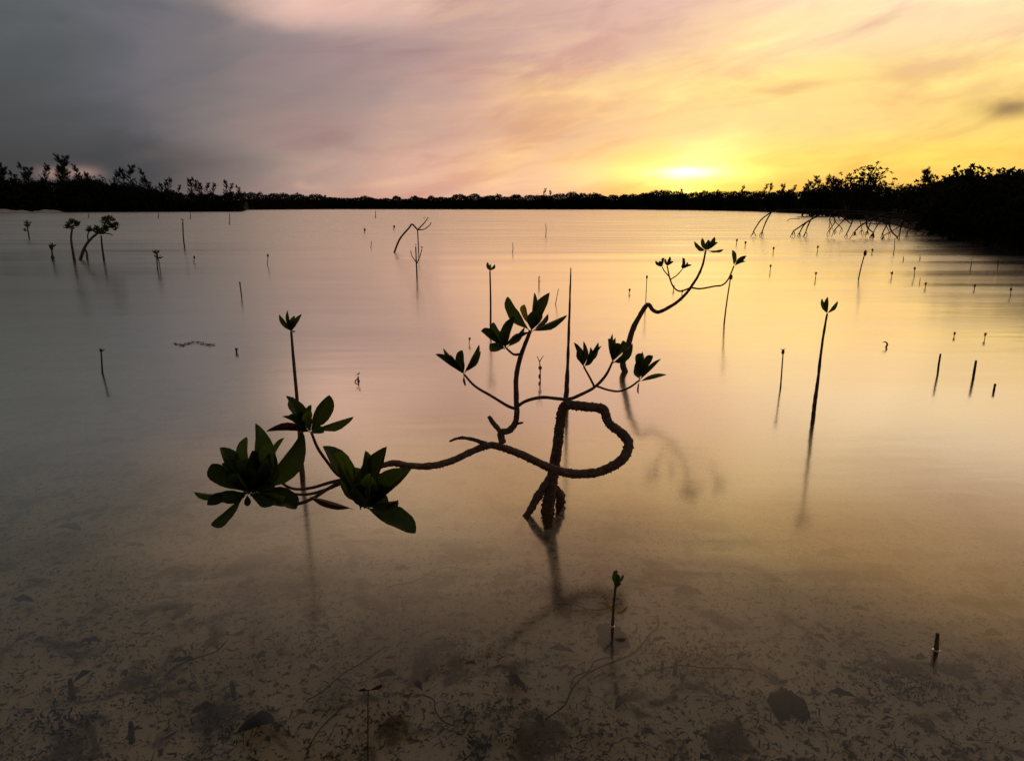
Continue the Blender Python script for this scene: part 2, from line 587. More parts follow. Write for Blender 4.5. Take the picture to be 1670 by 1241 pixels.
LEAF = {}
for mn in ('leaf', 'leaf_young', 'leaf_yellow', 'leaf_dead'):
    LEAF[mn] = [leaf_mesh('leaf', s, f, c, mn, w, i) for i, (s, f, c, w) in enumerate((
        ('oval', .22, -.10, .03), ('obovate', .30, .10, .04), ('spade', .35, -.16, .03), ('lance', .28, .12, .02), ('oval', .40, .18, .05), ('obovate', .18, -.22, .05)))]


def leaf_matrix(base, tip, width, roll, side=1):
    x = (tip - base)
    L = x.length
    x = x / L
    view = (base - Vector((0, 0, CAM_H))).normalized()
    n = -view - x * (-view).dot(x)
    n.normalize()
    n = Matrix.Rotation(roll, 3, x) @ n
    y = n.cross(x).normalized()
    m = Matrix((x * L, y * width, n * L)).transposed().to_4x4()
    m.translation = base
    return m


def add_leaf(parent, b, t, wpx, Yb, dY=0.0, material='leaf', shape=None, true_ratio=0.46, name='leaf', sgn=None):
    base, tip = at(b[0], b[1], Yb), at(t[0], t[1], Yb + dY)
    L = (tip - base).length
    wa = wpx * .88 * pxm((base + tip) / 2)
    w = max(wa, min(true_ratio * L, wa * 1.6))
    roll = math.acos(min(1, wa / w)) * (sgn or random.choice((-1, 1)))
    me = LEAF[material][shape if shape is not None else random.randrange(6)]
    return put(name, me, parent, mtx=leaf_matrix(base, tip, w, roll))


def stem(parent, pts, material='bark', name='branch', sides=8, per=5, rough=0.0, seed=1, under=None):
    """pts: (px, py, Y, thickness in photo pixels); under = extend below the water to the bed"""
    P = [at(a, b, Y) for a, b, Y, w in pts]
    rr = [w * 0.5 * pxm(p) for p, (a, b, Y, w) in zip(P, pts)]
    if under:
        d = (P[0] - P[1]).normalized()
        d.z = min(d.z, -0.6)
        zb = float(bed_z(P[0].x, P[0].y)) - 0.03
        P = [P[0] + d * ((zb - P[0].z) / d.z)] + P
        rr = [rr[0] * under] + rr
    V, F = tube_data(P, rr, sides, per, rough, seed)
    me = mesh_from(name, V, F, material)
    return put(name, me, parent)


def bark_bumps(name, parent, pts, seed, n):
    """knobbly crust of small barnacle-like lumps along a limb"""
    P = [at(a, b, Y) for a, b, Y, w in pts]
    rr = [w * 0.5 * pxm(p) for p, (a, b, Y, w) in zip(P, pts)]
    path, rd = smooth_path(P, rr, 12)
    r = np.random.default_rng(seed)
    parts = []
    for _ in range(n):
        i = r.integers(1, len(path) - 1)
        t = path[i + 1] - path[i - 1]
        t /= np.linalg.norm(t)
        a = r.normal(size=3) + np.array([0, -0.3, -0.9])
        a -= t * a.dot(t)
        a /= np.linalg.norm(a)
        c = path[i] + a * rd[i] * 0.9
        s = rd[i] * r.uniform(0.10, 0.34)
        b_ = np.cross(t, a)
        V = [c + a * s * 1.2] + [c + (t * math.cos(u) + b_ * math.sin(u)) * s * r.uniform(.7, 1.3) + a * s * r.uniform(-.2, .4) for u in np.linspace(0, 2 * math.pi, 6)[:-1]] + [c - a * s]
        F = [(0, 1 + k_, 1 + (k_ + 1) % 5) for k_ in range(5)] + [(6, 1 + (k_ + 1) % 5, 1 + k_) for k_ in range(5)]
        parts.append((V, F))
    V, F = join(parts)
    o = put(name, mesh_from(name, V, F, 'bark', False), parent)
    o['kind'] = 'stuff'
    return o


# ------------------------------------------------------------------ the crooked mangrove in front
b0 = gp(893, 834)
YM = b0.y
M = thing('mangrove_sapling', b0, 'crooked mangrove sapling whose bare trunk loops round before reaching out with leafy twigs', 'mangrove')
trunk_pts = [(892, 838, YM, 21), (897, 805, YM, 19), (901, 780, YM, 18), (908, 735, YM + .01, 17), (913, 695, YM + .01, 16), (917, 668, YM, 15.5), (926, 657, YM, 16)]
stem(M, trunk_pts, name='trunk', sides=14, per=8, rough=0.06, seed=2, under=1.05)
loop_pts = [(919, 659, YM, 19), (945, 662, YM - .01, 20), (968, 664, YM - .02, 19), (984, 668, YM - .03, 19), (993, 690, YM - .05, 18), (1012, 705, YM - .08, 19), (1025, 722, YM - .10, 20),
            (1018, 745, YM - .13, 20), (995, 762, YM - .15, 19), (962, 772, YM - .17, 18), (925, 771, YM - .19, 18), (893, 761, YM - .21, 17), (850, 741, YM - .24, 16), (820, 730, YM - .27, 15),
            (798, 726, YM - .29, 14), (770, 736, YM - .32, 14), (735, 752, YM - .36, 14), (700, 760, YM - .40, 14), (665, 759, YM - .44, 13), (640, 755, YM - .47, 13), (612, 764, YM - .50, 11),
            (575, 781, YM - .53, 9), (548, 789, YM - .55, 8)]
loop_pts = [(a, b, c_, w * .80) for a, b, c_, w in loop_pts]
stem(M, loop_pts, name='limb', sides=12, per=7, rough=0.055, seed=3)
bark_bumps('bark_crust', M, loop_pts[:20], 5, 420)
bark_bumps('bark_crust', M, trunk_pts[:6], 6, 160)
root_l = [(862, 836, YM - .03, 11), (872, 818, YM - .02, 13.5), (886, 795, YM - .01, 12.5), (898, 776, YM, 12)]
stem(M, root_l, name='prop_root', sides=9, rough=0.09, seed=4, under=0.9)
root_r = [(905, 838, YM + .06, 10), (914, 818, YM + .05, 16), (911, 803, YM + .03, 14), (902, 793, YM + .01, 12)]
stem(M, root_r, name='prop_root', sides=9, rough=0.12, seed=5, under=0.8)
bark_bumps('bark_crust', M, root_l, 7, 60)
YB = YM - .29
up = [(819, 722, YB, 12), (817, 708, YB, 12), (819, 703, YB, 10)]
stem(M, up, name='branch', rough=0.06, seed=6)
stem(M, [(818, 706, YB, 9), (806, 692, YB, 9), (797, 679, YB, 6)], name='broken_stub', rough=0.1, seed=7)
s_top = stem(M, [(818, 704, YB, 10), (830, 702, YB, 11), (840, 690, YB, 10), (843, 672, YB, 9.5), (842, 650, YB, 9), (842, 615, YB + .01, 8.5), (848, 585, YB + .01, 8), (857, 560, YB + .01, 7), (865, 539, YB + .01, 6)],
     name='branch', rough=0.035, seed=8)
stem(M, [(793, 724, YB, 9), (776, 718, YB - .01, 7), (755, 714, YB - .02, 5), (742, 716, YB - .03, 4.5), (733, 720, YB - .03, 3)], name='broken_stub', rough=0.12, seed=9)
stem(M, [(839, 691, YB, 5), (848, 690, YB - .005, 4), (853, 689, YB - .01, 2.6)], name='twig_stump', rough=0.1)
s_c = stem(M, [(842, 667, YB, 5.5), (828, 662, YB, 5), (800, 645, YB - .01, 4.5), (775, 630, YB - .02, 4), (757, 611, YB - .03, 3.6)], rough=0.03, seed=10)
s_e = stem(M, [(842, 664, YB, 6), (858, 654, YB - .01, 5.5), (885, 648, YB - .03, 5.5), (925, 651, YB - .04, 5.5), (948, 643, YB - .05, 5.5), (970, 631, YB - .05, 5), (988, 612, YB - .05, 4.5), (999, 590, YB - .05, 3.6)],
     rough=0.035, seed=11)
s_d = stem(M, [(969, 630, YB - .05, 4), (962, 616, YB - .045, 3.6), (952, 598, YB - .04, 3)], seed=12)
s_f = stem(M, [(974, 630, YB - .05, 3.6), (992, 636, YB - .055, 3.4), (1010, 638, YB - .06, 3.4), (1028, 631, YB - .065, 3.4), (1043, 620, YB - .07, 3)], seed=13)
s_b = stem(M, [(846, 578, YB + .01, 4.5), (838, 578, YB, 4), (830, 572, YB - .01, 3.6), (825, 567, YB - .01, 3)], seed=14)
# twigs of the drooping left end
YL = YM - .57
s_1 = stem(M, [(552, 787, YM - .545, 7), (530, 800, YL, 6), (513, 811, YL - .01, 6), (488, 821, YL - .02, 6), (459, 823, YL - .03, 6), (432, 817, YL - .04, 5.5), (408, 806, YL - .05, 4.5)], seed=15)
stem(M, [(570, 780, YM - .53, 6), (541, 786, YL + .03, 5.5), (505, 796, YL + .03, 5), (475, 796, YL + .02, 4.5), (446, 778, YL, 4)], seed=16)
stem(M, [(556, 788, YM - .54, 6), (535, 797, YL + .01, 5.5), (508, 805, YL, 5), (484, 806, YL, 4.5), (455, 800, YL - .02, 4)], seed=17)
s_3 = stem(M, [(575, 783, YM - .53, 6), (552, 775, YL + .03, 5), (533, 752, YL + .03, 5), (518, 730, YL + .03, 5), (508, 706, YL + .03, 4.2)], seed=18)
s_2 = stem(M, [(565, 784, YM - .53, 7), (580, 805, YL, 6), (596, 828, YL - .02, 5)], seed=19)


def rosette(par, Y, rows, tr=0.46):
    for row in rows:
        b, t, w, dY = row[0], row[1], row[2], row[3]
        kw = row[4] if len(row) > 4 else {}
        add_leaf(par, b, t, w, Y, dY, true_ratio=tr, **kw)


yg, yl, dd = dict(material='leaf_young'), dict(material='leaf_yellow'), dict(material='leaf_dead')
Y1 = YL - .05
rosette(s_1, Y1, [  # dense left rosette
    ((410, 802), (429, 694), 37, .03, dict(shape=2)), ((405, 798), (396, 713), 24, .04, dict(shape=0)), ((402, 800), (364, 727), 29, .02, dict(shape=0)), ((402, 804), (347, 753), 33, -.02, dict(shape=1)),
    ((402, 806), (315, 808), 14, -.03, dict(shape=0)), ((400, 808), (341, 852), 19, -.05, dict(shape=1)), ((424, 794), (500, 715), 36, .01, dict(shape=2)), ((412, 796), (481, 815), 30, -.05, dict(shape=5)),
    ((430, 780), (459, 712), 9, .05, yg), ((440, 782), (432, 730), 24, -.03, dict(material='leaf_young', shape=5)), ((408, 802), (416, 738), 32, -.02, dict(shape=0)), ((404, 804), (361, 820), 25, -.06, dict(shape=1)),
    ((408, 806), (437, 794), 15, -.05, {}), ((406, 800), (378, 752), 30, -.03, {}), ((412, 800), (445, 742), 30, -.02, {}), ((416, 800), (452, 770), 26, -.04, {}), ((404, 803), (396, 762), 28, -.06, {}),
    ((416, 798), (440, 760), 24, .05, {}), ((404, 800), (410, 770), 26, -.07, {}), ((403, 806), (404, 826), 12, -.02, dict(shape=1))])
Y2 = YL - .02
rosette(s_2, Y2, [  # rosette hanging right of it
    ((590, 824), (534, 724), 34, .02, dict(shape=0)), ((585, 815), (537, 741), 15, -.03, yg), ((584, 818), (570, 733), 9, .01, {}), ((588, 815), (585, 735), 9, .03, {}),
    ((598, 826), (620, 729), 38, .02, dict(shape=2)), ((600, 826), (661, 762), 39, -.01, dict(shape=2)), ((597, 828), (678, 863), 37, -.05, dict(shape=0)), ((606, 826), (649, 820), 12, -.02, {}),
    ((588, 831), (594, 787), 34, -.05, dict(shape=1)), ((604, 830), (610, 788), 12, -.05, {}), ((576, 830), (507, 803), 9, -.03, dict(material='leaf_dead', shape=3)),
    ((594, 826), (630, 775), 32, .03, {}), ((590, 826), (566, 780), 26, .0, {}), ((600, 828), (632, 800), 26, -.03, {})])
Y3 = YL + .03
rosette(s_3, Y3, [  # upper rosette with one rounded leaf
    ((509, 702), (539, 648), 30, -.01, dict(shape=0)), ((510, 702), (576, 672), 13, -.02, dict(shape=3)), ((505, 703), (461, 649), 20, -.01, dict(shape=3)), ((505, 702), (482, 647), 16, .04, {}),
    ((506, 702), (504, 660), 14, .02, {}), ((503, 704), (464, 684), 14, -.03, {}), ((502, 702), (463, 675), 9, .0, {}), ((507, 705), (434, 696), 8, -.01, dd), ((506, 704), (526, 703), 14, -.04, yg),
    ((505, 703), (492, 668), 18, -.02, {}), ((508, 702), (518, 668), 10, .05, {})])
for par, Yr, cx, cy, n_, R0, a0, a1 in ((s_1, Y1, 404, 803, 16, 88, -.5, 3.5), (s_2, Y2, 595, 827, 12, 84, .1, 2.6), (s_3, Y3, 506, 702, 6, 50, .2, 3.0)):
    for i_ in range(n_):
        a_ = a0 + (a1 - a0) * (i_ + random.uniform(.1, .9)) / n_
        r_ = R0 * random.uniform(.5, .86)
        add_leaf(par, (cx, cy), (cx + math.cos(a_) * r_ * .9, cy - math.sin(a_) * r_), r_ * random.uniform(.2, .32), Yr, random.uniform(-.07, .07), material=random.choice(('leaf', 'leaf', 'leaf', 'leaf_young')))
rosette(s_top, YB + .01, [  # top rosette with a yellow bud
    ((864, 540), (824, 487), 21, .0, dict(shape=0)), ((866, 538), (866, 479), 10, .05, dict(shape=3)), ((868, 538), (901, 481), 22, .02, dict(shape=3)), ((866, 541), (875, 503), 26, -.04, dict(shape=1)),
    ((866, 541), (922, 509), 11, .0, dict(shape=3)), ((870, 538), (897, 513), 9, .05, {}), ((864, 534), (858, 496), 12, .0, dict(material='leaf_yellow', shape=1)), ((866, 540), (827, 568), 9, -.03, dict(shape=3)),
    ((866, 539), (886, 510), 18, -.02, {})])
rosette(s_b, YB - .01, [
    ((825, 568), (782, 543), 15, -.01, dict(shape=1)), ((825, 567), (801, 527), 18, .02, dict(shape=0)), ((825, 568), (834, 516), 19, -.01, dict(shape=2)), ((827, 567), (852, 532), 10, .02, dict(shape=3)),
    ((824, 569), (797, 558), 20, -.05, dict(shape=1)), ((825, 568), (812, 540), 16, -.03, {})])
rosette(s_c, YB - .03, [
    ((757, 610), (707, 582), 14, -.02, dict(shape=3)), ((755, 608), (727, 566), 9, .02, dict(shape=3)), ((756, 611), (751, 573), 16, -.03, dict(shape=0)), ((757, 609), (777, 560), 11, .01, dict(shape=3)),
    ((758, 608), (780, 571), 9, .03, dict(shape=3)), ((760, 600), (770, 598), 4, -.01, {}), ((756, 608), (737, 577), 10, .0, yg), ((756, 612), (762, 628), 2.5, .0, dd)])
rosette(s_d, YB - .04, [
    ((952, 599), (932, 560), 11, .0, dict(shape=3)), ((952, 598), (948, 558), 9, .03, dict(shape=3)), ((953, 598), (972, 557), 11, .01, dict(shape=3)), ((953, 599), (984, 567), 8, .0, dict(shape=3)),
    ((953, 598), (966, 570), 10, -.03, {}), ((952, 599), (943, 574), 11, -.03, {})])
rosette(s_e, YB - .05, [
    ((999, 591), (988, 553), 12, -.01, dict(shape=1)), ((999, 590), (1003, 545), 6, .02, dict(shape=3)), ((1000, 590), (1014, 554), 14, .0, dict(shape=1)), ((999, 591), (1001, 558), 13, -.03, dict(shape=1)),
    ((1000, 592), (1034, 564), 14, -.01, dict(shape=2)), ((1000, 589), (1007, 552), 9, .03, {}), ((1000, 591), (1020, 578), 10, -.03, {})])
rosette(s_f, YB - .07, [
    ((1043, 620), (1043, 573), 5, .01, dict(shape=3)), ((1043, 619), (1051, 576), 14, -.01, dict(shape=1)), ((1044, 620), (1068, 582), 13, .0, dict(shape=1)), ((1044, 619), (1080, 589), 5, .02, dict(shape=3)),
    ((1043, 622), (1088, 615), 6, -.02, dict(shape=3)), ((1043, 619), (1040, 586), 9, -.02, {}), ((1043, 622), (1040, 643), 2.5, .0, dd)])

# ------------------------------------------------------------------ the slender mangrove behind it
b1 = gp(1019, 606)
YN = b1.y
N = thing('mangrove_sapling', b1, 'slender mangrove sapling with an elbowed stem and small leaf tufts, set behind the crooked one', 'mangrove')
stem(N, [(1019, 606, YN, 10), (1016, 592, YN, 10), (1023, 567, YN, 9.5), (1033, 535, YN, 9), (1043, 516, YN, 8), (1056, 497, YN, 7.5), (1065, 506, YN - .02, 6), (1074, 509, YN - .03, 6),
         (1088, 503, YN - .04, 5.5), (1104, 493, YN - .05, 5), (1118, 480, YN - .05, 4.6), (1127, 468, YN - .05, 4.4), (1138, 451, YN - .05, 4), (1146, 432, YN - .05, 3.4), (1151, 409, YN - .05, 2.8)],
     name='trunk', rough=0.05, seed=21, under=1.0)
n_r = stem(N, [(1126, 469, YN - .05, 3), (1142, 471, YN - .08, 2.8), (1165, 467, YN - .10, 2.7), (1178, 465, YN - .11, 2.6), (1188, 455, YN - .12, 2.5), (1197, 434, YN - .12, 2.2)], seed=22)
n_l = stem(N, [(1125, 470, YN - .05, 3), (1109, 475, YN - .02, 2.7), (1099, 469, YN, 2.5), (1093, 456, YN, 2.4), (1088, 434, YN, 1.9)], seed=23)
stem(N, [(1092, 452, YN, 2), (1084, 443, YN - .02, 1.8), (1080, 436, YN - .03, 1.6)], seed=24)
stem(N, [(1093, 456, YN, 2), (1104, 449, YN + .02, 1.8), (1113, 439, YN + .03, 1.6)], seed=25)
for b, t, w, d in (((1151, 409), (1131, 396), 7, 0), ((1151, 409), (1147, 388), 8, .02), ((1152, 409), (1164, 386), 10, 0), ((1154, 408), (1171, 399), 4.5, .02), ((1152, 409), (1179, 411), 4.5, -.03),
                   ((1151, 409), (1156, 392), 9, -.03)):
    add_leaf(N, b, t, w, YN - .05, d)
for b, t, w, d in (((1197, 434), (1196, 408), 8, 0), ((1198, 434), (1218, 419), 9, 0), ((1198, 434), (1216, 424), 4, .03), ((1187, 457), (1193, 450), 4, 0)):
    add_leaf(n_r, b, t, w, YN - .12, d)
for (cx, cy, dY), tips in (((1088, 434, 0), ((1093, 419), (1098, 426), (1086, 421), (1090, 424))), ((1080, 436, -.03), ((1071, 424), (1084, 421), (1077, 425))),
                           ((1113, 439, .03), ((1111, 421), (1121, 427), (1128, 431), (1116, 428)))):
    for t in tips:
        add_leaf(n_l, (cx, cy), t, 5, YN + dY, random.uniform(-.02, .02))

# ------------------------------------------------------------------ seedlings, sticks and small mangroves in the lagoon
def tuft(parent, cx, cy, Y, r, n, seed, name='leaf_tuft', up=0.75, material='leaf'):
    """small leaves joined into one tuft, r in photo pixels"""
    rr = random.Random(seed)
    c = at(cx, cy, Y)
    s = pxm(c)
    parts = []
    for i in range(n):
        a = 2 * math.pi * (i / n) + rr.uniform(-.4, .4)
        e = rr.uniform(up - .5, up + .6)
        d = Vector((math.cos(a) * math.cos(e), math.sin(a) * math.cos(e), math.sin(e)))
        L = r * s * rr.uniform(.7, 1.1)
        w = L * rr.uniform(.26, .4)
        y = d.cross(Vector((rr.uniform(-1, 1), rr.uniform(-1, 1), 1))).normalized()
        nrm = d.cross(y)
        P = [c, c + d * L * .35 + y * w * .42 + nrm * w * .1, c + d * L * .7 + y * w * .4 + nrm * w * .1, c + d * L, c + d * L * .7 - y * w * .4 + nrm * w * .1, c + d * L * .35 - y * w * .42 + nrm * w * .1,
             c + d * L * .5 - nrm * w * .08]
        parts.append(([tuple(p) for p in P], [(0, 1, 6), (1, 2, 6), (2, 3, 6), (3, 4, 6), (4, 5, 6), (5, 0, 6)]))
    V, F = join(parts)
    return put(name, mesh_from(name, V, F, material), parent)


def bud(parent, cx, cy, Y, rx, ry, name='bud'):
    c = at(cx, cy, Y)
    s = pxm(c)
    V, F = [], []
    for i in range(6):
        for j in range(8):
            th = math.pi * (i + .5) / 6
            V.append((c.x + math.sin(th) * math.cos(j * math.pi / 4) * rx * s, c.y + math.sin(th) * math.sin(j * math.pi / 4) * rx * s, c.z + math.cos(th) * ry * s))
            if i:
                F.append(((i - 1) * 8 + j, i * 8 + j, i * 8 + (j + 1) % 8, (i - 1) * 8 + (j + 1) % 8))
    return put(name, mesh_from(name, V, F, 'bark'), parent)


def plant(label, pts, leaves=(), tufts=(), buds=(), twigs=(), name='mangrove_seedling', cat='seedling', group=None, rough=.03, Y=None, young=False):
    b = gp(pts[0][0], pts[0][1])
    Y = b.y
    o = thing(name, b, label, cat, group)
    stem(o, [(x, y, Y, w) for x, y, w in pts], name='stem', sides=7, per=4, rough=rough, seed=int(pts[0][0]), under=1.0)
    for tw in twigs:
        stem(o, [(x, y, Y + d, w) for x, y, d, w in tw], name='twig', sides=6, per=3, seed=3)
    for bx, by, tx, ty, w in leaves:
        add_leaf(o, (bx, by), (tx, ty), w, Y, random.uniform(-.02, .02) * Y / 2.5, shape=3)
    for i, (cx, cy, r, n) in enumerate(tufts):
        tuft(o, cx, cy, Y, r, n, int(cx * 7 + cy))
    for cx, cy, rx, ry in buds:
        bud(o, cx, cy, Y, rx, ry)
    return o


plant('tall bare-stemmed seedling with one small leaf tuft, rising behind the rounded-leaf rosette',
      [(493, 772, 9), (490, 740, 8), (488, 700, 6), (484, 645, 5.5), (479, 590, 5), (475, 541, 4)],
      [(475, 541, 458, 511, 9), (475, 541, 472, 506, 6), (475, 541, 483, 515, 11), (475, 541, 495, 514, 8), (475, 541, 468, 520, 10), (475, 540, 482, 540, 3), (474, 540, 478, 517, 9)])
plant('lone tall straight seedling with a knobbly lower stem and a three-leaf tuft in golden water',
      [(1326, 683, 6.5), (1329, 655, 6.5), (1334, 620, 5), (1339, 575, 4.2), (1344, 540, 3.6), (1349, 512, 3)],
      [(1349, 512, 1343, 486, 7), (1349, 512, 1353, 484, 8), (1349, 512, 1364, 490, 7)], rough=.07)
plant('thin seedling with a two-pointed leaf tuft standing behind the upper leaf rosettes',
      [(800, 532, 3.6), (800, 490, 3), (799, 442, 2.4)], [(799, 442, 796, 428, 6), (799, 442, 806, 430, 6), (799, 442, 801, 431, 5)])
plant('tall bare pointed stick standing in the water just behind the crooked trunk',
      [(923, 655, 8.5), (925, 620, 7), (926, 590, 5.5), (928, 530, 4), (930, 470, 3), (931, 437, 1.4)], name='bare_stick', cat='stick', rough=.09)
plant('thin leaning seedling with a dark bud at its tip beside the slender sapling',
      [(1181, 528, 2.6), (1185, 495, 2.2), (1191, 456, 2)], buds=[(1192, 452, 3, 4.5)])
plant('short seedling topped by a tiny star of leaves over dark water', [(167, 608, 3), (166, 590, 2.6), (165, 574, 2.4)], tufts=[(165, 574, 7, 9)])
plant('thin bare stick with a thicker tip standing in grey water', [(394, 482, 2), (392, 468, 2), (391, 460, 2.6)], name='bare_stick', cat='stick')
plant('stubby seedling tip barely breaking the water near a drifting weed strip', [(386, 575, 3), (385, 568, 3.5)], tufts=[(388, 571, 4, 3)])
plant('tiny seedling with drooping side leaves over the pale shallows', [(584, 622, 3), (584, 614, 2.4)], tufts=[(584, 612, 7, 5)], leaves=[(584, 616, 579, 626, 2), (584, 616, 590, 625, 2)])
plant('tiny two-tiered seedling behind the top leaf rosette', [(879, 466, 1.8), (879, 452, 1.6)], tufts=[(879, 461, 5, 4), (879, 453, 4, 5)])
plant('small forked seedling with a round bud halfway up its stem', [(881, 620, 2.2), (881, 605, 2), (880, 590, 1.6)], buds=[(881, 600, 3, 3.6), (880, 614, 2, 4)],
      twigs=[[(880, 590, 0, 1.6), (876, 581, 0, 1)], [(880, 590, 0, 1.6), (886, 580, 0, 1)]])
plant('hair-thin kinked twig sticking up beside the top leaf rosette', [(906, 496, 1.3), (908, 485, 1.1), (911, 471, 1)], name='bare_stick', cat='stick')
plant('thin stick with a bud tip behind the slender sapling\'s elbow', [(1053, 497, 1.3), (1054, 472, 1.2), (1055, 453, 1.2)], buds=[(1055, 452, 1.6, 3)])
plant('slim leaning seedling with a small dark bud between the tall seedling and the slender sapling', [(1273, 632, 2.6), (1275, 605, 2.2), (1277, 577, 2)], buds=[(1277, 574, 2.6, 4.5)],
      twigs=[[(1277, 571, 0, 1.2), (1281, 568, 0, .8)], [(1277, 571, 0, 1.2), (1273, 569, 0, .8)]])
plant('leaning seedling with a club-shaped tip in front of the overhanging roots', [(1400, 455, 2), (1404, 437, 1.8), (1410, 415, 1.8)], buds=[(1411, 413, 2.6, 5)])
plant('hooked dark twig tip bent over just above the water', [(1445, 566, 2.8), (1447, 562, 2.8), (1445, 558, 2.2), (1440, 558, 1)], name='bare_stick', cat='stick')
plant('short dark leaning peg, thinner of the two longer pegs', [(1529, 612, 3.2), (1531, 595, 3.2), (1534, 577, 2.8)], name='wooden_peg', cat='stick', rough=.06)
plant('short dark upright peg, thickest of the pegs in the golden shallows', [(1587, 618, 4), (1589, 605, 4), (1592, 588, 3.4)], name='wooden_peg', cat='stick', rough=.06)
plant('stubby dark peg, shortest of the pegs in the golden shallows', [(1621, 637, 3.8), (1623, 626, 3.4)], name='wooden_peg', cat='stick', rough=.06)
GT = 'tiny seedling tips dotting the far water'
for x, y, h, r, n in ((1606, 553, 5, 3, 5), (1556, 549, 3, 2.5, 4), (1648, 484, 10, 5, 6), (1500, 462, 7, 0, 0), (1509, 470, 5, 3, 4), (1454, 453, 5, 3, 5), (1491, 452, 12, 2.5, 5), (1330, 455, 7, 2.5, 4),
                      (1256, 442, 6, 2, 4), (1261, 413, 6, 2.5, 4), (1333, 412, 7, 2.5, 4), (1422, 414, 4, 2, 4), (1589, 473, 5, 2, 3), (1026, 478, 3, 2.5, 3), (1098, 473, 3, 3, 3), (1112, 480, 3, 3, 4),
                      (316, 428, 6, 2.5, 4), (436, 432, 13, 2, 4), (605, 404, 9, 0, 0), (642, 375, 3, 2, 3), (594, 380, 3, 2, 3), (1201, 399, 5, 2.5, 4), (1215, 402, 4, 2, 3), (765, 560, 5, 3, 4)):
    plant('tiny seedling tip dotting the far calm water', [(x, y, 1.2), (x + .8, y - h - 2, .8)], tufts=[(x + .8, y - h - 2, r + 1.5, n)] if n and (x + y) % 2 else (),
          buds=[(x + .8, y - h - 2, 1.6, 2.6)] if n else (), group=GT)
GS = 'thin bare sticks standing in far water'
for x, y, h, lean in ((1457, 416, 26, 2), (1582, 440, 20, 3), (1626, 440, 22, 3), (890, 387, 22, 0), (836, 412, 16, 0), (374, 366, 18, 0), (258, 356, 10, 0), (310, 358, 12, 0), (1352, 372, 14, 1), (612, 356, 12, 0),
                      (1500, 424, 8, 0), (1473, 426, 8, 0), (144, 356, 8, 0)):
    plant('thin bare stick standing far out in calm water', [(x, y, 1.3), (x + lean * .6 + .6, y - h * .5, 1.1), (x + lean, y - h, .8)], name='bare_stick', cat='stick', group=GS)
plant('dark seedling with stacked leaf tufts, farthest out of the small ones by the grey shore', [(48, 390, 2), (46, 378, 2), (44, 366, 2)], tufts=[(45, 371, 9, 8), (46, 365, 8, 8), (42, 378, 7, 5)])
plant('short dark seedling beside the single-stemmed young mangrove', [(86, 424, 3), (85, 412, 2.6), (84, 402, 2.4)], tufts=[(85, 409, 10, 8), (84, 404, 9, 8)], buds=[(86, 420, 3, 4)])
plant('short dark seedling with a drooping leaf cluster on twin stems', [(257, 440, 2), (256, 425, 2), (256, 412, 2.4)], tufts=[(256, 415, 10, 9), (257, 422, 9, 8)], twigs=[[(257, 420, 0, 1.6), (260, 430, 0, 1.4), (261, 440, 0, 1.4)]])
plant('tall thin seedling with a flat tuft standing before the dark shore', [(301, 404, 2.2), (299, 385, 2), (298, 362, 2)], tufts=[(298, 361, 5, 7)])


def small_mangrove(label, base, stems, crowns, name='young_mangrove'):
    b = gp(*base)
    o = thing(name, b, label, 'mangrove')
    for i, (pts, under) in enumerate(stems):
        stem(o, [(x, y, b.y + d, w) for x, y, w, d in pts], name='trunk' if i == 0 else 'branch', sides=7, per=4, rough=.04, seed=i, under=1.0 if under else None)
    r = random.Random(int(base[0]))
    for (cx, cy, rx, ry, n) in crowns:
        c = at(cx, cy, b.y)
        parts = []
        for i in range(n):
            a, q = r.uniform(0, 6.28), math.sqrt(r.random())
            tuft_o = (cx + math.cos(a) * rx * q, cy + math.sin(a) * ry * q, r.uniform(-.5, .5) * rx * pxm(c))
            parts.append(tuft_o)
        Vs = []
        for k_, (x, y, d) in enumerate(parts):
            t = tuft(o, x, y, b.y + d, 7, 8, k_ + int(cx), name='tmp')
            me = t.data
            Vs.append(([tuple(v.co) for v in me.vertices], [tuple(p.vertices) for p in me.polygons]))
            bpy.data.objects.remove(t)
        V, F = join(Vs)
        put('crown', mesh_from('crown', V, F, 'leaf'), o)
    return o


small_mangrove('single-stemmed young mangrove with one rounded crown near the grey shore', (122, 428),
               [([(122, 428, 4.5, 0), (118, 405, 3.6, 0), (116, 388, 3.2, 0), (118, 372, 2.8, 0)], True)], [(119, 367, 8, 8, 16), (112, 373, 4, 3, 4)])
small_mangrove('leaning young mangrove on two arched roots carrying a broad dark crown', (131, 424),
               [([(131, 424, 5, 0), (138, 404, 4.5, 0), (147, 391, 4, 0), (160, 380, 3.4, 0), (175, 372, 3, 0)], True), ([(143, 426, 3.4, 0), (141, 411, 3.2, 0), (137, 405, 3, 0)], True),
                ([(144, 394, 2, 0), (143, 384, 2, 0), (146, 376, 1.8, 0)], False), ([(160, 380, 2, 0), (176, 381, 2, 0), (184, 384, 1.4, 0)], False)],
               [(146, 375, 4, 4, 6), (158, 376, 6, 5, 9), (176, 364, 10, 9, 24), (186, 371, 7, 6, 11), (170, 376, 8, 4, 8)])
small_mangrove('slender straight-stemmed young mangrove under the broad dark crown', (170, 426), [([(170, 426, 3.4, 0), (167, 405, 3, 0), (165, 384, 2.6, 0)], True)], [(166, 381, 5, 3, 5)])
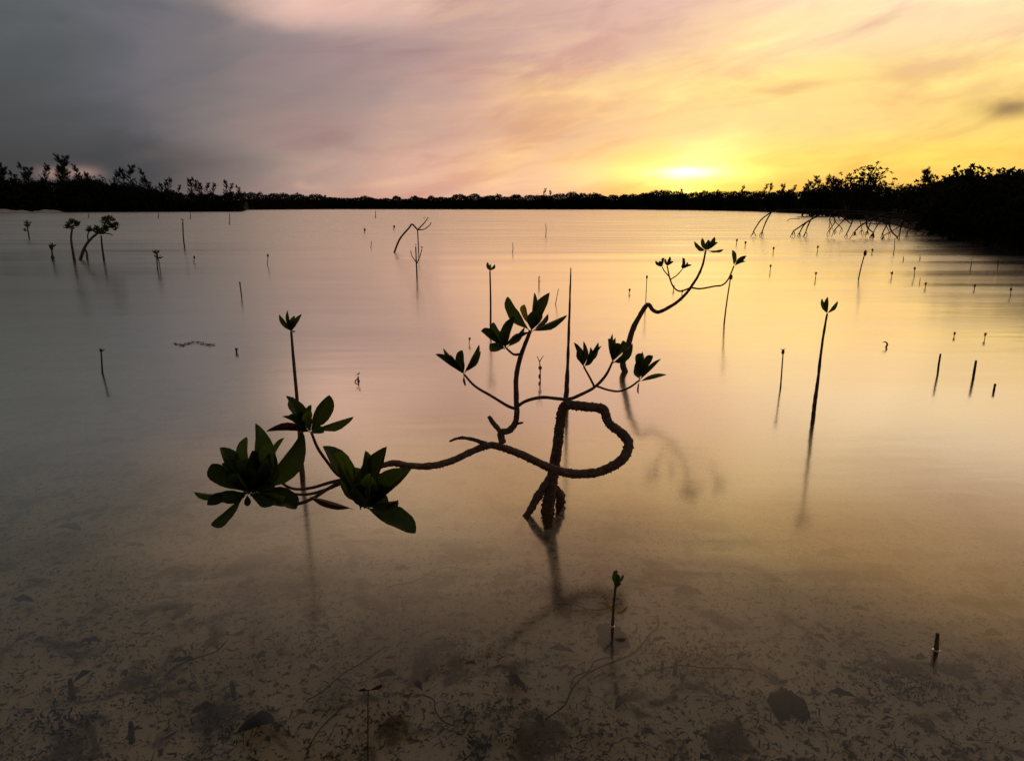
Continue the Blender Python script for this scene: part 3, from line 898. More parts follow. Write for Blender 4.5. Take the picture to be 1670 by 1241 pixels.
plant('bent leafless mangrove shoot arching down to the water in two bare stems', [(643, 412, 3.2), (652, 390, 3), (667, 372, 2.8), (672, 366, 2.8), (681, 375, 2.4)], name='bent_shoot', cat='mangrove',
      twigs=[[(681, 375, 0, 2), (690, 366, 0, 1.8), (697, 357, 0, 1.6)], [(681, 375, 0, 2), (692, 374, 0, 1.6), (701, 367, 0, 1.4), (703, 363, 0, 1.2)], [(681, 375, 0, 2), (682, 395, 0, 2), (683, 418, 0, 2)]],
      tufts=[(698, 357, 4, 6), (692, 356, 3, 4)])
plant('thin many-twigged seedling growing under the bent leafless shoot', [(680, 452, 2.6), (679, 430, 2.2), (678, 402, 2)],
      twigs=[[(679, 428, 0, 1.6), (672, 418, 0, 1.4), (670, 409, 0, 1.2)], [(680, 430, 0, 1.8), (685, 418, 0, 1.6), (688, 406, 0, 1.4)]], tufts=[(688, 405, 4, 5), (678, 400, 3, 4)])
# foreground seedling and stub
fs = plant('small upright seedling with a folded leaf bud and two yellow-tipped side leaves', [(999, 1020, 5), (1000, 1000, 4.4), (1002, 975, 4), (1004, 955, 4)])
Yf = gp(999, 1020).y
for b, t, w, d, mt in (((1004, 960), (1002, 932), 9, 0, 'leaf'), ((1004, 957), (1008, 937), 8, -.01, 'leaf'), ((1005, 958), (1014, 935), 3, .01, 'leaf'), ((1005, 959), (1011, 951), 6, -.02, 'leaf'),
                       ((1001, 999), (987, 984), 5, -.01, 'leaf_yellow'), ((1002, 999), (1026, 989), 5, .01, 'leaf_yellow')):
    add_leaf(fs, b, t, w, Yf, d, material=mt)
nb = plant('thin upright stem capped by one flat purplish leaf at the near edge of the shallows', [(600, 1252, 3), (600, 1200, 2.6), (600, 1150, 2.2), (601, 1124, 2)])
Yn = gp(600, 1252).y
add_leaf(nb, (601, 1126), (586, 1129), 5, Yn, .0, material='leaf_dead')
add_leaf(nb, (600, 1127), (622, 1113), 7, Yn, .01, material='leaf_dead')
add_leaf(nb, (600, 1212), (588, 1226), 4, Yn, -.005)
stub = plant('short blunt dark stub poking out of the near dark shallows', [(1527, 1060, 7), (1528, 1046, 6.5), (1529, 1033, 6)], name='wooden_stub', cat='stick', rough=.08)


# water drawn up round the near stems
def m_meniscus(q):
    b = q.n('ShaderNodeBsdfGlossy')
    b.inputs['Roughness'].default_value = 0.25
    b.inputs[0].default_value = (.6, .5, .38, 1)
    return b.outputs[0]


mat('meniscus', m_meniscus)


def meniscus(parent, px, py, wpx):
    c = gp(px, py)
    r0 = wpx * .5 * pxm(c)
    V, F = [], []
    prof = ((0.9, .0032), (1.1, .0014), (1.3, .0006), (1.5, .0002))
    for i, (k_, h) in enumerate(prof):
        for j in range(14):
            a = 2 * math.pi * j / 14
            V.append((c.x + math.cos(a) * r0 * k_, c.y + math.sin(a) * r0 * k_, h * min(1, r0 / .004)))
            if i:
                F.append(((i - 1) * 14 + j, i * 14 + j, i * 14 + (j + 1) % 14, (i - 1) * 14 + (j + 1) % 14))
    put('water_meniscus', mesh_from('water_meniscus', V, F, 'meniscus'), parent)


meniscus(fs, 999, 1021, 5.6)
meniscus(stub, 1527, 1060, 8)

# ------------------------------------------------------------------ shores
XY = [(-300, 130), (0, 138), (420, 172), (432, 300), (560, 388), (850, 355), (1000, 340), (1200, 185), (1250, 140), (1300, 100), (1350, 70), (1400, 48), (1440, 34), (1480, 25), (1540, 19.5), (1600, 16.5), (1670, 14), (1760, 12.2), (1900, 10.5)]


def shoreY(x):
    return float(np.interp(x, [a for a, _ in XY], [b for _, b in XY]))


TOPS = [(-300, 300), (0, 301), (50, 300), (100, 297), (150, 300), (200, 297), (230, 301), (260, 306), (300, 314), (340, 318), (420, 318), (430, 318), (480, 319), (520, 320), (560, 322), (600, 325), (650, 325), (700, 324),
        (750, 322), (800, 321), (850, 322), (900, 321), (930, 318), (960, 317), (980, 321), (1000, 323), (1020, 319), (1050, 314), (1080, 315), (1120, 316), (1160, 315), (1200, 316), (1240, 313), (1270, 312), (1300, 311), (1330, 308),
        (1400, 303), (1440, 306), (1480, 298), (1540, 292), (1670, 288), (1900, 282)]


def topz(x, Y):
    y = float(np.interp(x, [a for a, _ in TOPS], [b for _, b in TOPS]))
    return at(x, y, Y).z


def bank(name, x0, x1, n, depth, hfrac, material='soil'):
    """strip of low land rising from the waterline"""
    V, F = [], []
    prof = [(-0.02, -0.5), (0.0, -0.05), (0.05, 0.10), (0.12, hfrac * .55), (0.3, hfrac), (0.6, hfrac * .9), (1.0, -0.4)]
    r = random.Random(5)
    for i in range(n + 1):
        x = x0 + (x1 - x0) * i / n
        Y = shoreY(x) * (1 + .006 * math.sin(x * .21) + .004 * math.sin(x * .07))
        tz = topz(x, Y)
        for d, h in prof:
            YY = Y + d * depth * max(.35, min(1, Y / 120))
            p = at(x, 620, YY)
            z = h * tz if h > .1 else h
            V.append((p.x, p.y, z * (1 + .08 * r.uniform(-1, 1))))
        if i:
            m_ = len(prof)
            for j in range(m_ - 1):
                F.append(((i - 1) * m_ + j, (i - 1) * m_ + j + 1, i * m_ + j + 1, i * m_ + j))
    return structure(put(name, mesh_from(name, V, F, material)))


bank('shore_bank', -280, 424, 60, 40, .72)
bank('far_shore_bank', 424, 1200, 90, 60, .82)
bank('shore_bank', 1196, 1880, 70, 34, .5)


def cards(P, size, seed, ratio=.5, flat=0.0):
    """one small leaf blade (two triangles) at every point"""
    r = np.random.default_rng(seed)
    P = np.asarray(P, float)
    n = len(P)
    d = r.normal(size=(n, 3))
    d /= np.linalg.norm(d, axis=1)[:, None]
    e = np.cross(d, r.normal(size=(n, 3)))
    e /= np.linalg.norm(e, axis=1)[:, None]
    s = (np.broadcast_to(size, (n,)) * r.uniform(.6, 1.3, n))[:, None]
    V = np.stack([P - d * s * .5, P + e * s * ratio * .5, P + d * s * .5, P - e * s * ratio * .5], 1).reshape(-1, 3)
    F = np.arange(4 * n).reshape(n, 4)
    return V, F


def np_mesh(name, V, F, material):
    me = bpy.data.meshes.new(name)
    n, m_ = len(V), len(F)
    me.vertices.add(n)
    me.vertices.foreach_set('co', np.asarray(V, np.float32).ravel())
    me.loops.add(m_ * 4)
    me.loops.foreach_set('vertex_index', np.asarray(F, np.int32).ravel())
    me.polygons.add(m_)
    me.polygons.foreach_set('loop_start', np.arange(m_, dtype=np.int32) * 4)
    me.polygons.foreach_set('loop_total', np.full(m_, 4, np.int32))
    me.materials.append(MATS[material])
    me.update()
    me.validate()
    return me


def thicket(label, x0, x1, per, spread, seed, cardpx=3.4, group='thickets along the shore'):
    r = np.random.default_rng(seed)
    P, S = [], []
    bumps = [(x0 + (x1 - x0) * r.random(), r.uniform(1.5, 11), r.uniform(-1.5, 5.5)) for _ in range(int((x1 - x0) / 5))]
    for x in np.arange(x0, x1, .5):
        Y = shoreY(x)
        top = float(np.interp(x, [a for a, _ in TOPS], [b for _, b in TOPS]))
        lift = 0
        for bx, bw, bh in bumps:
            u = abs(x - bx) / bw
            if u < 1:
                lift = max(lift, bh * math.sqrt(1 - u * u))
        hgt = Y / 1126
        for _ in range(per):
            u = r.random() ** .8
            YY = Y * (1 + spread * r.random())
            z1 = at(x, top - lift, Y).z
            z = u * z1 * r.uniform(.93, 1.03)
            p = at(x + r.uniform(-1, 1), 620, YY)
            P.append((p.x, p.y, z + .02))
            S.append(cardpx * YY / 1126 * (1.5 if u < .6 else 1.0))
    V, F = cards(np.array(P), np.array(S), seed, .62)
    o = put('mangrove_thicket', np_mesh('mangrove_thicket', V, F, 'foliage'))
    o['kind'] = 'stuff'
    return tag(o, label, 'thicket')


thicket('dark dense thicket along the grey sandy shore', -60, 424, 30, .06, 31)
thicket('long low dark thicket along the far shore across the lagoon', 420, 1010, 64, .03, 32, 2.0)
thicket('dark bumpy thicket on the shore under the setting sun', 1000, 1290, 50, .06, 33, 2.3)
thicket('dark thicket filling the bank behind the near mangroves', 1285, 1730, 26, .35, 34, 3.2)


# pale sand showing under the thicket
def sand_patch(x0, x1, y0, y1, seed):
    r = random.Random(seed)
    V, F = [], []
    n = 12
    for i in range(n + 1):
        x = x0 + (x1 - x0) * i / n
        Y = shoreY(x) * .97
        t = math.sin(math.pi * i / n) ** .6
        z1 = at(x, y1 + (y0 - y1) * t * r.uniform(.6, 1), Y).z
        a, b = at(x, 620, Y - 1.2), at(x, 620, Y + .8)
        c = at(x, 620, Y + 2.5)
        V += [(a.x, a.y, -.1), (b.x, b.y, max(.12, z1)), (c.x, c.y, max(.12, z1) - .15)]
        if i:
            for j in range(2):
                F.append(((i - 1) * 3 + j, (i - 1) * 3 + j + 1, i * 3 + j + 1, i * 3 + j))
    return structure(put('sand_beach', mesh_from('sand_beach', V, F, 'beach')))


sand_patch(4, 102, 340.5, 346.5, 1)
sand_patch(100, 148, 341.5, 346.5, 2)


# ------------------------------------------------------------------ trees
def rosette_cards(centers, n, L, seed):
    r = np.random.default_rng(seed)
    V, F = [], []
    for c in centers:
        out = r.normal(size=3)
        out[2] = abs(out[2]) + .7
        out /= np.linalg.norm(out)
        for i in range(n):
            d = out * r.uniform(.2, .9) + r.normal(size=3) * .62
            d /= np.linalg.norm(d)
            e = np.cross(d, r.normal(size=3))
            e /= np.linalg.norm(e) + 1e-9
            l, w = L * r.uniform(.7, 1.2), L * r.uniform(.18, .27)
            o = len(V)
            V += [c, c + d * l * .55 + e * w, c + d * l, c + d * l * .55 - e * w]
            F.append((o, o + 1, o + 2, o + 3))
    return V, F


def mangrove_kind(seed, w, h, lobes, ros, L, gap=0.0):
    """broad mangrove: stems, limbs and rosettes of leaves on several uneven lobes; returns (trunk mesh, crown mesh)"""
    r = np.random.default_rng(seed)
    tr, cen = [], []
    for i in range(lobes):
        a = r.uniform(0, 6.28)
        q = math.sqrt(r.random())
        c = np.array([math.cos(a) * q * w * .42, math.sin(a) * q * w * .30, h * r.uniform(.45, .86) * (1 - .3 * q)])
        rad = h * r.uniform(.14, .26)
        p0 = np.array([r.uniform(-.1, .1) * w, r.uniform(-.1, .1) * w, -.15])
        tr.append(tube_data([p0, p0 * .6 + c * .35 + np.array([0, 0, .1 * h]), c], [h * .022, h * .016, h * .007], 5, 4, .05, seed + i))
        for k_ in range(ros // lobes):
            d = r.normal(size=3)
            d /= np.linalg.norm(d)
            d[2] *= .85
            m_ = r.random() ** .45
            cen.append(c + d * rad * m_ * np.array([1.35, 1.2, 1.0]))
            if k_ % 9 == 0:
                tr.append(tube_data([c, c + d * rad * m_ * .6 + np.array([0, 0, -.02]), cen[-1]], [h * .007, h * .005, h * .003], 4, 2, 0, k_))
    if gap < .5:
        for k_ in range(ros // 3):   # skirt of lower foliage
            a, q = r.uniform(0, 6.28), r.uniform(.2, 1)
            cen.append(np.array([math.cos(a) * w * .48 * q, math.sin(a) * w * .34 * q, h * r.uniform(.1, .5)]))
    for k_ in range(7):              # prop roots
        a = r.uniform(0, 6.28)
        d = np.array([math.cos(a), math.sin(a), 0]) * w * r.uniform(.15, .38)
        tr.append(tube_data([np.array([0, 0, h * .3]) + d * .15, d * .7 + np.array([0, 0, h * .22]), d + np.array([0, 0, -.35])], [h * .010, h * .009, h * .007], 4, 4, 0, k_))
    V, F = join(tr)
    tm = mesh_from('trunk', V, F, 'wood_dark')
    V, F = rosette_cards(cen, 7, L, seed)
    return tm, np_mesh('crown', V, F, 'foliage')


def casuarina_kind(seed, h, lean, dens):
    """feathery wind-bent tree: leaning trunk, rising branches, drooping needle sprays"""
    r = np.random.default_rng(seed)
    top = np.array([lean * h, 0.05 * h, h])
    base = np.array([0, 0, -.3])
    mid = base * .45 + top * .55 + np.array([-lean * h * .18, 0, 0])
    tr = [tube_data([base, mid, top], [h * .013, h * .008, h * .002], 6, 6, .04, seed)]
    path, _ = smooth_path([base, mid, top], [1, 1, 1], 10)
    P, S = [], []
    for i in range(dens):
        k_ = int(r.uniform(.28, .99) * (len(path) - 1))
        p = path[k_]
        f = 1 - k_ / len(path)
        a = r.uniform(0, 6.28)
        L = h * (.07 + .24 * f) * r.uniform(.6, 1.2)
        e = p + np.array([math.cos(a) * L * .75 + lean * L, math.sin(a) * L * .6, L * r.uniform(.35, .9)])
        tr.append(tube_data([p, (p + e) / 2 + np.array([0, 0, -.04 * L]), e], [h * .004, h * .003, h * .0015], 4, 3, 0, i))
        for t in np.linspace(.3, 1.05, 22):
            c = p + (e - p) * t
            for _ in range(3):
                P.append(c + r.normal(size=3) * h * .008 + np.array([0, 0, -.006 * h]))
                S.append(h * .05)
    V, F = join(tr)
    tm = mesh_from('trunk', V, F, 'wood_dark')
    P = np.array(P)
    n = len(P)
    d = r.normal(size=(n, 3)) * .55 + np.array([lean, 0, .75])
    d /= np.linalg.norm(d, axis=1)[:, None]
    e = np.cross(d, r.normal(size=(n, 3)))
    e /= np.linalg.norm(e, axis=1)[:, None]
    s = (np.array(S) * r.uniform(.6, 1.4, n))[:, None]
    V = np.stack([P - d * s * .5, P + e * s * .045, P + d * s * .5, P - e * s * .045], 1).reshape(-1, 3)
    return tm, np_mesh('crown', V, np.arange(4 * n).reshape(n, 4), 'foliage')


BUSH = [mangrove_kind(41 + i, 2.6, 2.0, 11 + i, 760, .115) for i in range(4)]
SPARSE = [mangrove_kind(61 + i, 1.7, 2.2, 16, 300, .095, 1.0) for i in range(3)]
LEANS = (-.22, .10, -.05, .18)
CAS = [casuarina_kind(71 + i, 9.0, l, d) for i, (l, d) in enumerate(((-.22, 40), (.10, 36), (-.05, 46), (.18, 32)))]


def tree(name, kinds, i, x, top, Y, label, cat, group=None, wide=1.0, rot=None, hk=2.0, sink=0.0):
    zt = at(x, top, Y).z
    if kinds is CAS:
        x -= LEANS[i % 4] * zt * 1126 / Y * .9
    p = at(x, 620, Y)
    s = (zt + sink) / max(v.co.z for v in kinds[i % len(kinds)][1].vertices)
    o = thing(name, (p.x, p.y, -sink), label, cat, group)
    o.scale = (s * wide, s * wide, s)
    o.rotation_euler = (0, 0, rot if rot is not None else random.uniform(0, 6.28))
    tm, cm = kinds[i % len(kinds)]
    for nm, me in (('trunk', tm), ('crown', cm)):
        q = bpy.data.objects.new(nm, me)
        C.objects.link(q)
        q.parent = o
    return o


def ground(Y):
    return .2


GC = 'feathery trees over the thicket on the grey shore'
for i, (x, top, dep, k_, lab) in enumerate((
        (6, 268, 6, 1, None), (22, 262, 8, 3, None), (44, 256, 5, 0, None), (58, 264, 10, 2, None), (92, 270, 6, 0, None), (104, 276, 9, 1, None),
        (143, 251, 5, 0, 'tallest feathery tree of the grey shore, its thin top bent over'), (161, 257, 7, 1, 'feathery tree with an upright top beside the tallest bent one'), (152, 272, 8, 2, None),
        (244, 278, 6, 2, None), (258, 273, 8, 1, None), (284, 292, 6, 0, None), (312, 296, 6, 1, None), (318, 290, 8, 3, None), (346, 297, 6, 2, None), (352, 294, 9, 0, None), (372, 300, 7, 1, None), (384, 301, 9, 3, None),
        (398, 295, 7, 2, None), (418, 306, 9, 0, None), (14, 274, 7, 2, None), (32, 270, 6, 0, None), (68, 276, 7, 1, None), (134, 272, 6, 3, None), (168, 270, 9, 0, None),
        (238, 284, 7, 3, None), (265, 280, 6, 0, None), (300, 300, 8, 2, None), (330, 304, 8, 1, None), (360, 303, 7, 2, None), (408, 304, 8, 1, None), (190, 282, 8, 2, None), (80, 280, 8, 0, None))):
    Y = shoreY(x) + dep
    tree('feathery_tree', CAS, k_, x + random.uniform(-2, 2), top - random.uniform(2, 9), Y, lab or 'wispy feathery tree standing up out of the dark thicket on the grey shore', 'tree', None if lab else GC, wide=random.uniform(.8, 1.05), rot=random.uniform(-.5, .5), hk=9.0)
GB = 'rounded bushes over the thicket on the grey shore'
for i, (x, top) in enumerate(((14, 288), (60, 282), (118, 288), (196, 283), (188, 290), (250, 293), (228, 296), (286, 302), (170, 291), (90, 288), (36, 285))):
    tree('mangrove_bush', BUSH, i, x, top, shoreY(x) + 3, 'dark rounded bush bulging out of the thicket on the grey shore', 'bush', GB, wide=.75)
GF = 'low trees on the far shore across the lagoon'
for i, (x, top) in enumerate(((930, 317), (958, 316), (972, 319), (887, 318), (1046, 312), (1068, 313), (1092, 314), (1128, 314), (1150, 314), (1178, 313), (1205, 315), (1232, 312), (1258, 311))):
    tree('mangrove_bush', BUSH, i, x, top, shoreY(x) + 2, 'low dark rounded tree on the shore under the setting sun', 'tree', GF, wide=1.0)
GW = 'wispy saplings above the far shore'
for i, (x, top, k_) in enumerate(((886, 306, 1), (893, 309, 2), (838, 317, 3), (846, 318, 1), (1092, 306, 2), (1150, 308, 1), (1188, 300, 3), (1184, 307, 0), (1222, 298, 1), (1228, 296, 2), (1244, 298, 0), (1252, 297, 3), (1266, 300, 1))):
    tree('feathery_tree', CAS, k_, x, top, shoreY(x) + 4, 'thin wispy sapling poking above the low far shore trees', 'tree', GW, wide=.8, rot=random.uniform(-.6, .6), hk=9.0)
# near mangroves on the sunlit bank
tree('mangrove_tree', SPARSE, 0, 1371, 262, 62, 'open-crowned mangrove tree with sunset glowing through its leaves, tallest on its bank', 'tree', wide=1.15, hk=2.1)
tree('mangrove_tree', SPARSE, 1, 1352, 284, 64, 'smaller open-crowned mangrove leaning against the tallest one on the bank', 'tree', wide=1.2, hk=2.1)
tree('mangrove_tree', SPARSE, 0, 1396, 290, 60, 'low open-crowned mangrove at the foot of the tallest one, beside the sky gap', 'tree', wide=1.3, rot=2.0, hk=2.1)
for i, (x, top, k_) in enumerate(((1310, 284, 1), (1330, 290, 2), (1290, 292, 3), (1276, 295, 0), (1318, 288, 2), (1300, 290, 0), (1340, 282, 3), (1284, 298, 1))):
    tree('feathery_tree', CAS, k_, x, top, 82, 'wispy shrub with glowing gaps in line beside the open-crowned mangroves', 'shrub', 'wispy shrubs lined up by the open-crowned mangroves', wide=1.2, hk=9.0)
for i, (x, top) in enumerate(((1300, 303), (1322, 300), (1342, 303))):
    tree('mangrove_bush', BUSH, i, x, top, 84, 'dark low bush under the wispy shrubs on the bank', 'bush', 'dark bushes under the wispy shrubs', wide=1.1)
tree('feathery_tree', CAS, 2, 1463, 270, 40, 'upright feathery shrub at the edge of the sky gap', 'shrub', wide=1.1, rot=.3, hk=9.0)
tree('feathery_tree', CAS, 1, 1478, 276, 40, 'second feathery shrub against the big leafy mangroves', 'shrub', wide=1.0, rot=1.3, hk=9.0)
GN = 'big leafy mangroves massed on the near bank'
for i, (x, top, Y, wd) in enumerate(((1425, 304, 46, 1.2), (1448, 300, 44, 1.1), (1480, 288, 34, 1.1), (1505, 282, 30, 1.1), (1530, 272, 25, 1.1), (1552, 266, 23, 1.0), (1578, 272, 21, 1.1), (1604, 268, 19.5, 1.1), (1638, 264, 18, 1.1),
                                      (1668, 268, 17, 1.1), (1700, 266, 16, 1.1), (1545, 300, 21, 1.2), (1600, 300, 17.6, 1.2), (1650, 300, 15.8, 1.2), (1500, 310, 25.5, 1.2), (1690, 296, 14.8, 1.3), (1740, 280, 14, 1.2), (1520, 330, 21.5, 1.1),
                                      (1575, 335, 18.2, 1.1), (1628, 340, 16, 1.1), (1672, 345, 14.6, 1.1))):
    tree('mangrove_tree', BUSH, i, x, top, Y, 'leafy dark mangrove in the solid black mass on the near bank', 'mangrove', GN, wide=wd)

# ------------------------------------------------------------------ overhanging limb mangroves with aerial roots dipping into the water
def roots(label, base, limb, sets, Y):
    b = gp(*base)
    o = thing('overhanging_mangrove', (at(base[0], base[1], Y).x, Y, 0), label, 'mangrove')
    stem(o, [(x, y, Y + d, w * .8) for x, y, w, d in limb], material='wood_dark', name='limb', sides=6, per=4, rough=.05, seed=2)
    for pts in sets:
        stem(o, [(x, y, Y + d, w) for x, y, w, d in pts], material='wood_dark', name='aerial_root', sides=5, per=4, rough=.03, seed=3)
    return o


def fork(x0, y0, x1, y1, x2, y2, d=0, n=3, w=2.6, seed=0):
    """an aerial root curving from 0 over 1 to 2 and splitting into short feet at its end"""
    r = random.Random(seed)
    out = [[(x0, y0, w, d), (x1, y1, w * .9, d), (x2, y2, w * .75, d)]]
    for k_ in range(n):
        u = (k_ + .5) / n - .5
        out.append([(x2, y2, w * .6, d), (x2 + u * r.uniform(3, 9) - 1, y2 + r.uniform(2, 6), w * .5, d + u * .2), (x2 + u * r.uniform(5, 15) - r.uniform(0, 4), y2 + r.uniform(6, 13), w * .4, d + u * .4)])
    return out


roots('thin low mangrove limb trailing two aerial roots into the water, farthest out from the bank', (1500, 384),
      [(1500, 352, 4, 0), (1420, 346, 3.4, 0), (1340, 343, 3, 0), (1285, 343, 2.6, 0), (1257, 345, 2.4, 0)],
      fork(1259, 345, 1241, 359, 1229, 377, 0, 3, 2.4, 1) + fork(1258, 346, 1249, 362, 1243, 378, .1, 3, 2.4, 2), 24)
roots('low mangrove limb with a fan of splayed aerial roots', (1502, 384),
      [(1502, 356, 4, .3), (1430, 350, 3.6, .2), (1380, 346, 3.4, 0), (1338, 349, 3, 0)],
      fork(1340, 349, 1318, 361, 1294, 377, 0, 3, 2.8, 3) + fork(1326, 356, 1312, 366, 1304, 380, .1, 3, 2.4, 4) + fork(1322, 359, 1317, 370, 1314, 379, .2, 3, 2.4, 5) + fork(1315, 345, 1322, 352, 1326, 356, .1, 0, 2.2, 6)
      + fork(1304, 357, 1290, 357, 1283, 361, .3, 0, 1.2, 6), 24)
r_ = random.Random(9)
st = []
for x2 in (1362, 1372, 1381, 1392, 1402, 1412, 1420, 1428, 1436, 1444, 1452, 1460, 1468, 1476):
    x2 += r_.uniform(-5, 5)
    y2 = 376 + (x2 - 1362) * .08 + r_.uniform(-5, 4)
    k_ = r_.choice((1, 1, 1, -.5, .4))
    st += fork(x2 + k_ * r_.uniform(14, 58), y2 - r_.uniform(14, 30), x2 + k_ * r_.uniform(6, 26), y2 - r_.uniform(8, 20), x2, y2, r_.uniform(-.6, .9), r_.choice((2, 3, 4)), r_.uniform(1.5, 2.8), int(x2))
st += fork(1369, 351, 1379, 358, 1387, 365, 0, 0, 2.2, 1) + fork(1352, 348, 1362, 360, 1352, 376, .4, 2, 1.8, 2) + fork(1358, 350, 1353, 358, 1357, 369, .4, 2, 1.6, 3)
roots('low mangrove limbs with a thick tangle of aerial roots at the edge of the bank', (1508, 388),
      [(1510, 362, 5, 0), (1470, 356, 4, 0), (1440, 353, 3.6, 0), (1405, 350, 3, 0), (1370, 349, 2.4, 0)], st, 22.6)

# ------------------------------------------------------------------ litter on the lagoon bed
def bed_point(px, py):
    p = gp(px, py, -.06)
    for _ in range(3):
        p = gp(px, py, float(bed_z(p.x, p.y)))
    return p


LIT = [leaf_mesh('sunken_leaf', s, f, c, 'dead_leaf_dark', w, i + 20) for i, (s, f, c, w) in enumerate((('oval', .2, -.12, .12), ('obovate', .35, -.18, .1), ('lance', .3, -.2, .15)))]
GL = 'dead leaves lying on the lagoon bed'


def sunk_leaf(px, py, Lpx, ang, label=None, wr=.36, k_=None):
    p = bed_point(px, py)
    L = Lpx * pxm(p)
    x = Vector((math.cos(ang), math.sin(ang), random.uniform(-.05, .15))).normalized()
    y = Vector((-x.y, x.x, random.uniform(-.25, .25))).normalized()
    n = x.cross(y)
    m = Matrix((x * L, y * L * wr, n * L)).transposed().to_4x4()
    m.translation = p + Vector((0, 0, .02 + .04 * L))
    o = put('sunken_leaf', LIT[k_ if k_ is not None else random.randrange(3)], mtx=m)
    tag(o, label or 'dark dead leaf lying flat on the pale lagoon bed', 'leaf', None if label else GL)


for px, py, L, a in ((352, 893, 34, 1.9), (385, 972, 44, .8), (532, 886, 30, .1), (600, 880, 44, .2), (738, 1018, 26, .3), (940, 1078, 46, 2.9), (605, 1122, 44, .5), (860, 1140, 48, 2.4), (200, 770, 30, .5), (160, 730, 40, .2),
                     (1155, 910, 40, .1), (1325, 918, 60, .05), (1000, 1175, 40, 1.0), (420, 1090, 30, 1.4), (690, 1140, 30, 2.2), (1060, 1060, 30, .4), (1420, 1010, 30, 2.7), (60, 992, 40, 3.0), (260, 1010, 30, .6), (130, 1060, 34, .3),
                     (470, 945, 26, .5), (275, 1095, 40, .4), (1395, 1150, 40, 2.8), (1600, 1050, 50, .3), (1250, 960, 30, .2), (820, 985, 24, 1.0), (640, 940, 26, .4), (890, 1205, 40, 2.0), (1110, 1130, 30, 1.2), (310, 1180, 44, .8),
                     (120, 1130, 36, 1.3), (540, 1040, 24, 2.5), (755, 1095, 22, .2), (1490, 1090, 36, .5), (1350, 1060, 28, 2.0), (1200, 1090, 30, .7), (205, 900, 30, .2), (90, 870, 40, .1)):
    sunk_leaf(px, py, L, a)
sunk_leaf(1150, 982, 52, 2.7, 'reddish dead leaf lying on the bed beyond the small near seedling', .4, 0)
sunk_leaf(380, 1215, 70, .7, 'large pale-ribbed dead leaf lying on the bed at the dark near edge', .4, 1)
GTW = 'thin twigs lying on the lagoon bed'


def sunk_twig(pts, w, label='thin dark twig lying across the pale lagoon bed', group=GTW):
    Q = []
    for (x, y), (x2, y2) in zip(pts[:-1], pts[1:]):
        Q += [(x, y), ((x + x2) / 2 + random.uniform(-9, 9), (y + y2) / 2 + random.uniform(-7, 7))]
    pts = [(pts[0][0], pts[0][1])] + Q[1:] + [pts[-1]]
    P = [bed_point(x, y) + Vector((0, 0, .012)) for x, y in pts]
    V, F = tube_data(P, [w * .5 * pxm(p) for p in P], 5, 5, .1, int(pts[0][0]))
    tag(put('sunken_twig', mesh_from('sunken_twig', V, F, 'dead_leaf_dark')), label, 'twig', group)


for pts, w in (([(1072, 1010), (1060, 1040), (990, 1090), (935, 1127), (890, 1180)], 3), ([(570, 885), (605, 886), (622, 892)], 3), ([(985, 1080), (960, 1100), (930, 1130)], 2.4), ([(500, 1150), (560, 1105), (630, 1060)], 2.4),
               ([(270, 1110), (320, 1080), (372, 1050)], 2.4), ([(1070, 1100), (1150, 1096), (1230, 1100)], 2.2), ([(690, 1140), (710, 1165), (740, 1190), (760, 1180)], 2.4),
               ([(640, 960), (700, 940), (770, 935)], 2), ([(560, 1160), (520, 1200), (500, 1240)], 2.4), ([(900, 990), (960, 1000), (1020, 985)], 1.8)):
    sunk_twig(pts, w)


# thin stems standing up from the bed, their tips still under water
def sunk_stub(px, py, hpx, w, lean, label, group=None):
    p = bed_point(px, py)
    s = pxm(p)
    top = p + Vector((lean * s, 0, min(hpx * s, -p.z * .85)))
    V, F = tube_data([p - Vector((0, 0, .02)), (p + top) / 2, top], [w * .5 * s, w * .5 * s, w * .36 * s], 6, 4, .08, int(px))
    tag(put('sunken_stub', mesh_from('sunken_stub', V, F, 'litter')), label, 'stub', group)


GK = 'dark stubs under the near water'
for px, py, h, w in ((119, 1140, 40, 9), (383, 1140, 34, 8), (1100, 1100, 30, 7), (1005, 1130, 20, 8), (835, 1115, 24, 8), (660, 995, 18, 5), (1078, 1095, 20, 6), (215, 1210, 40, 9)):
    sunk_stub(px, py, h, w, random.uniform(-4, 4), 'short dark stub standing on the bed under shallow water', GK)


# algae and dark clumps on the bed, one imitating a reflected leaf rosette
def lump(px, py, rx, ry, label):
    c = bed_point(px, py)
    s = pxm(c)
    r = np.random.default_rng(int(px))
    V, F = [], []
    nr, na = 7, 22
    ph = r.uniform(0, 6.28, 6)
    for i in range(nr):
        q = (i / (nr - 1)) ** .8
        for j in range(na):
            a = 2 * math.pi * j / na
            rad = 1 + .22 * math.sin(2 * a + ph[0]) + .16 * math.sin(3 * a + ph[1]) + .12 * math.sin(5 * a + ph[2]) + .09 * math.sin(9 * a + ph[3]) + .05 * r.normal()
            x, y = c.x + math.cos(a) * rx * s * q * rad, c.y + math.sin(a) * ry * s * 1.5 * q * rad
            V.append((x, y, float(bed_z(x, y)) + .03 * (1 - q ** 2.5) + .004 * r.normal() * (q < .95) - .004 * (q > .95)))
            if i:
                F.append(((i - 1) * na + j, (i - 1) * na + (j + 1) % na, i * na + (j + 1) % na, i * na + j))
    tag(put('bed_clump', mesh_from('bed_clump', V, F, 'algae')), label, 'algae')


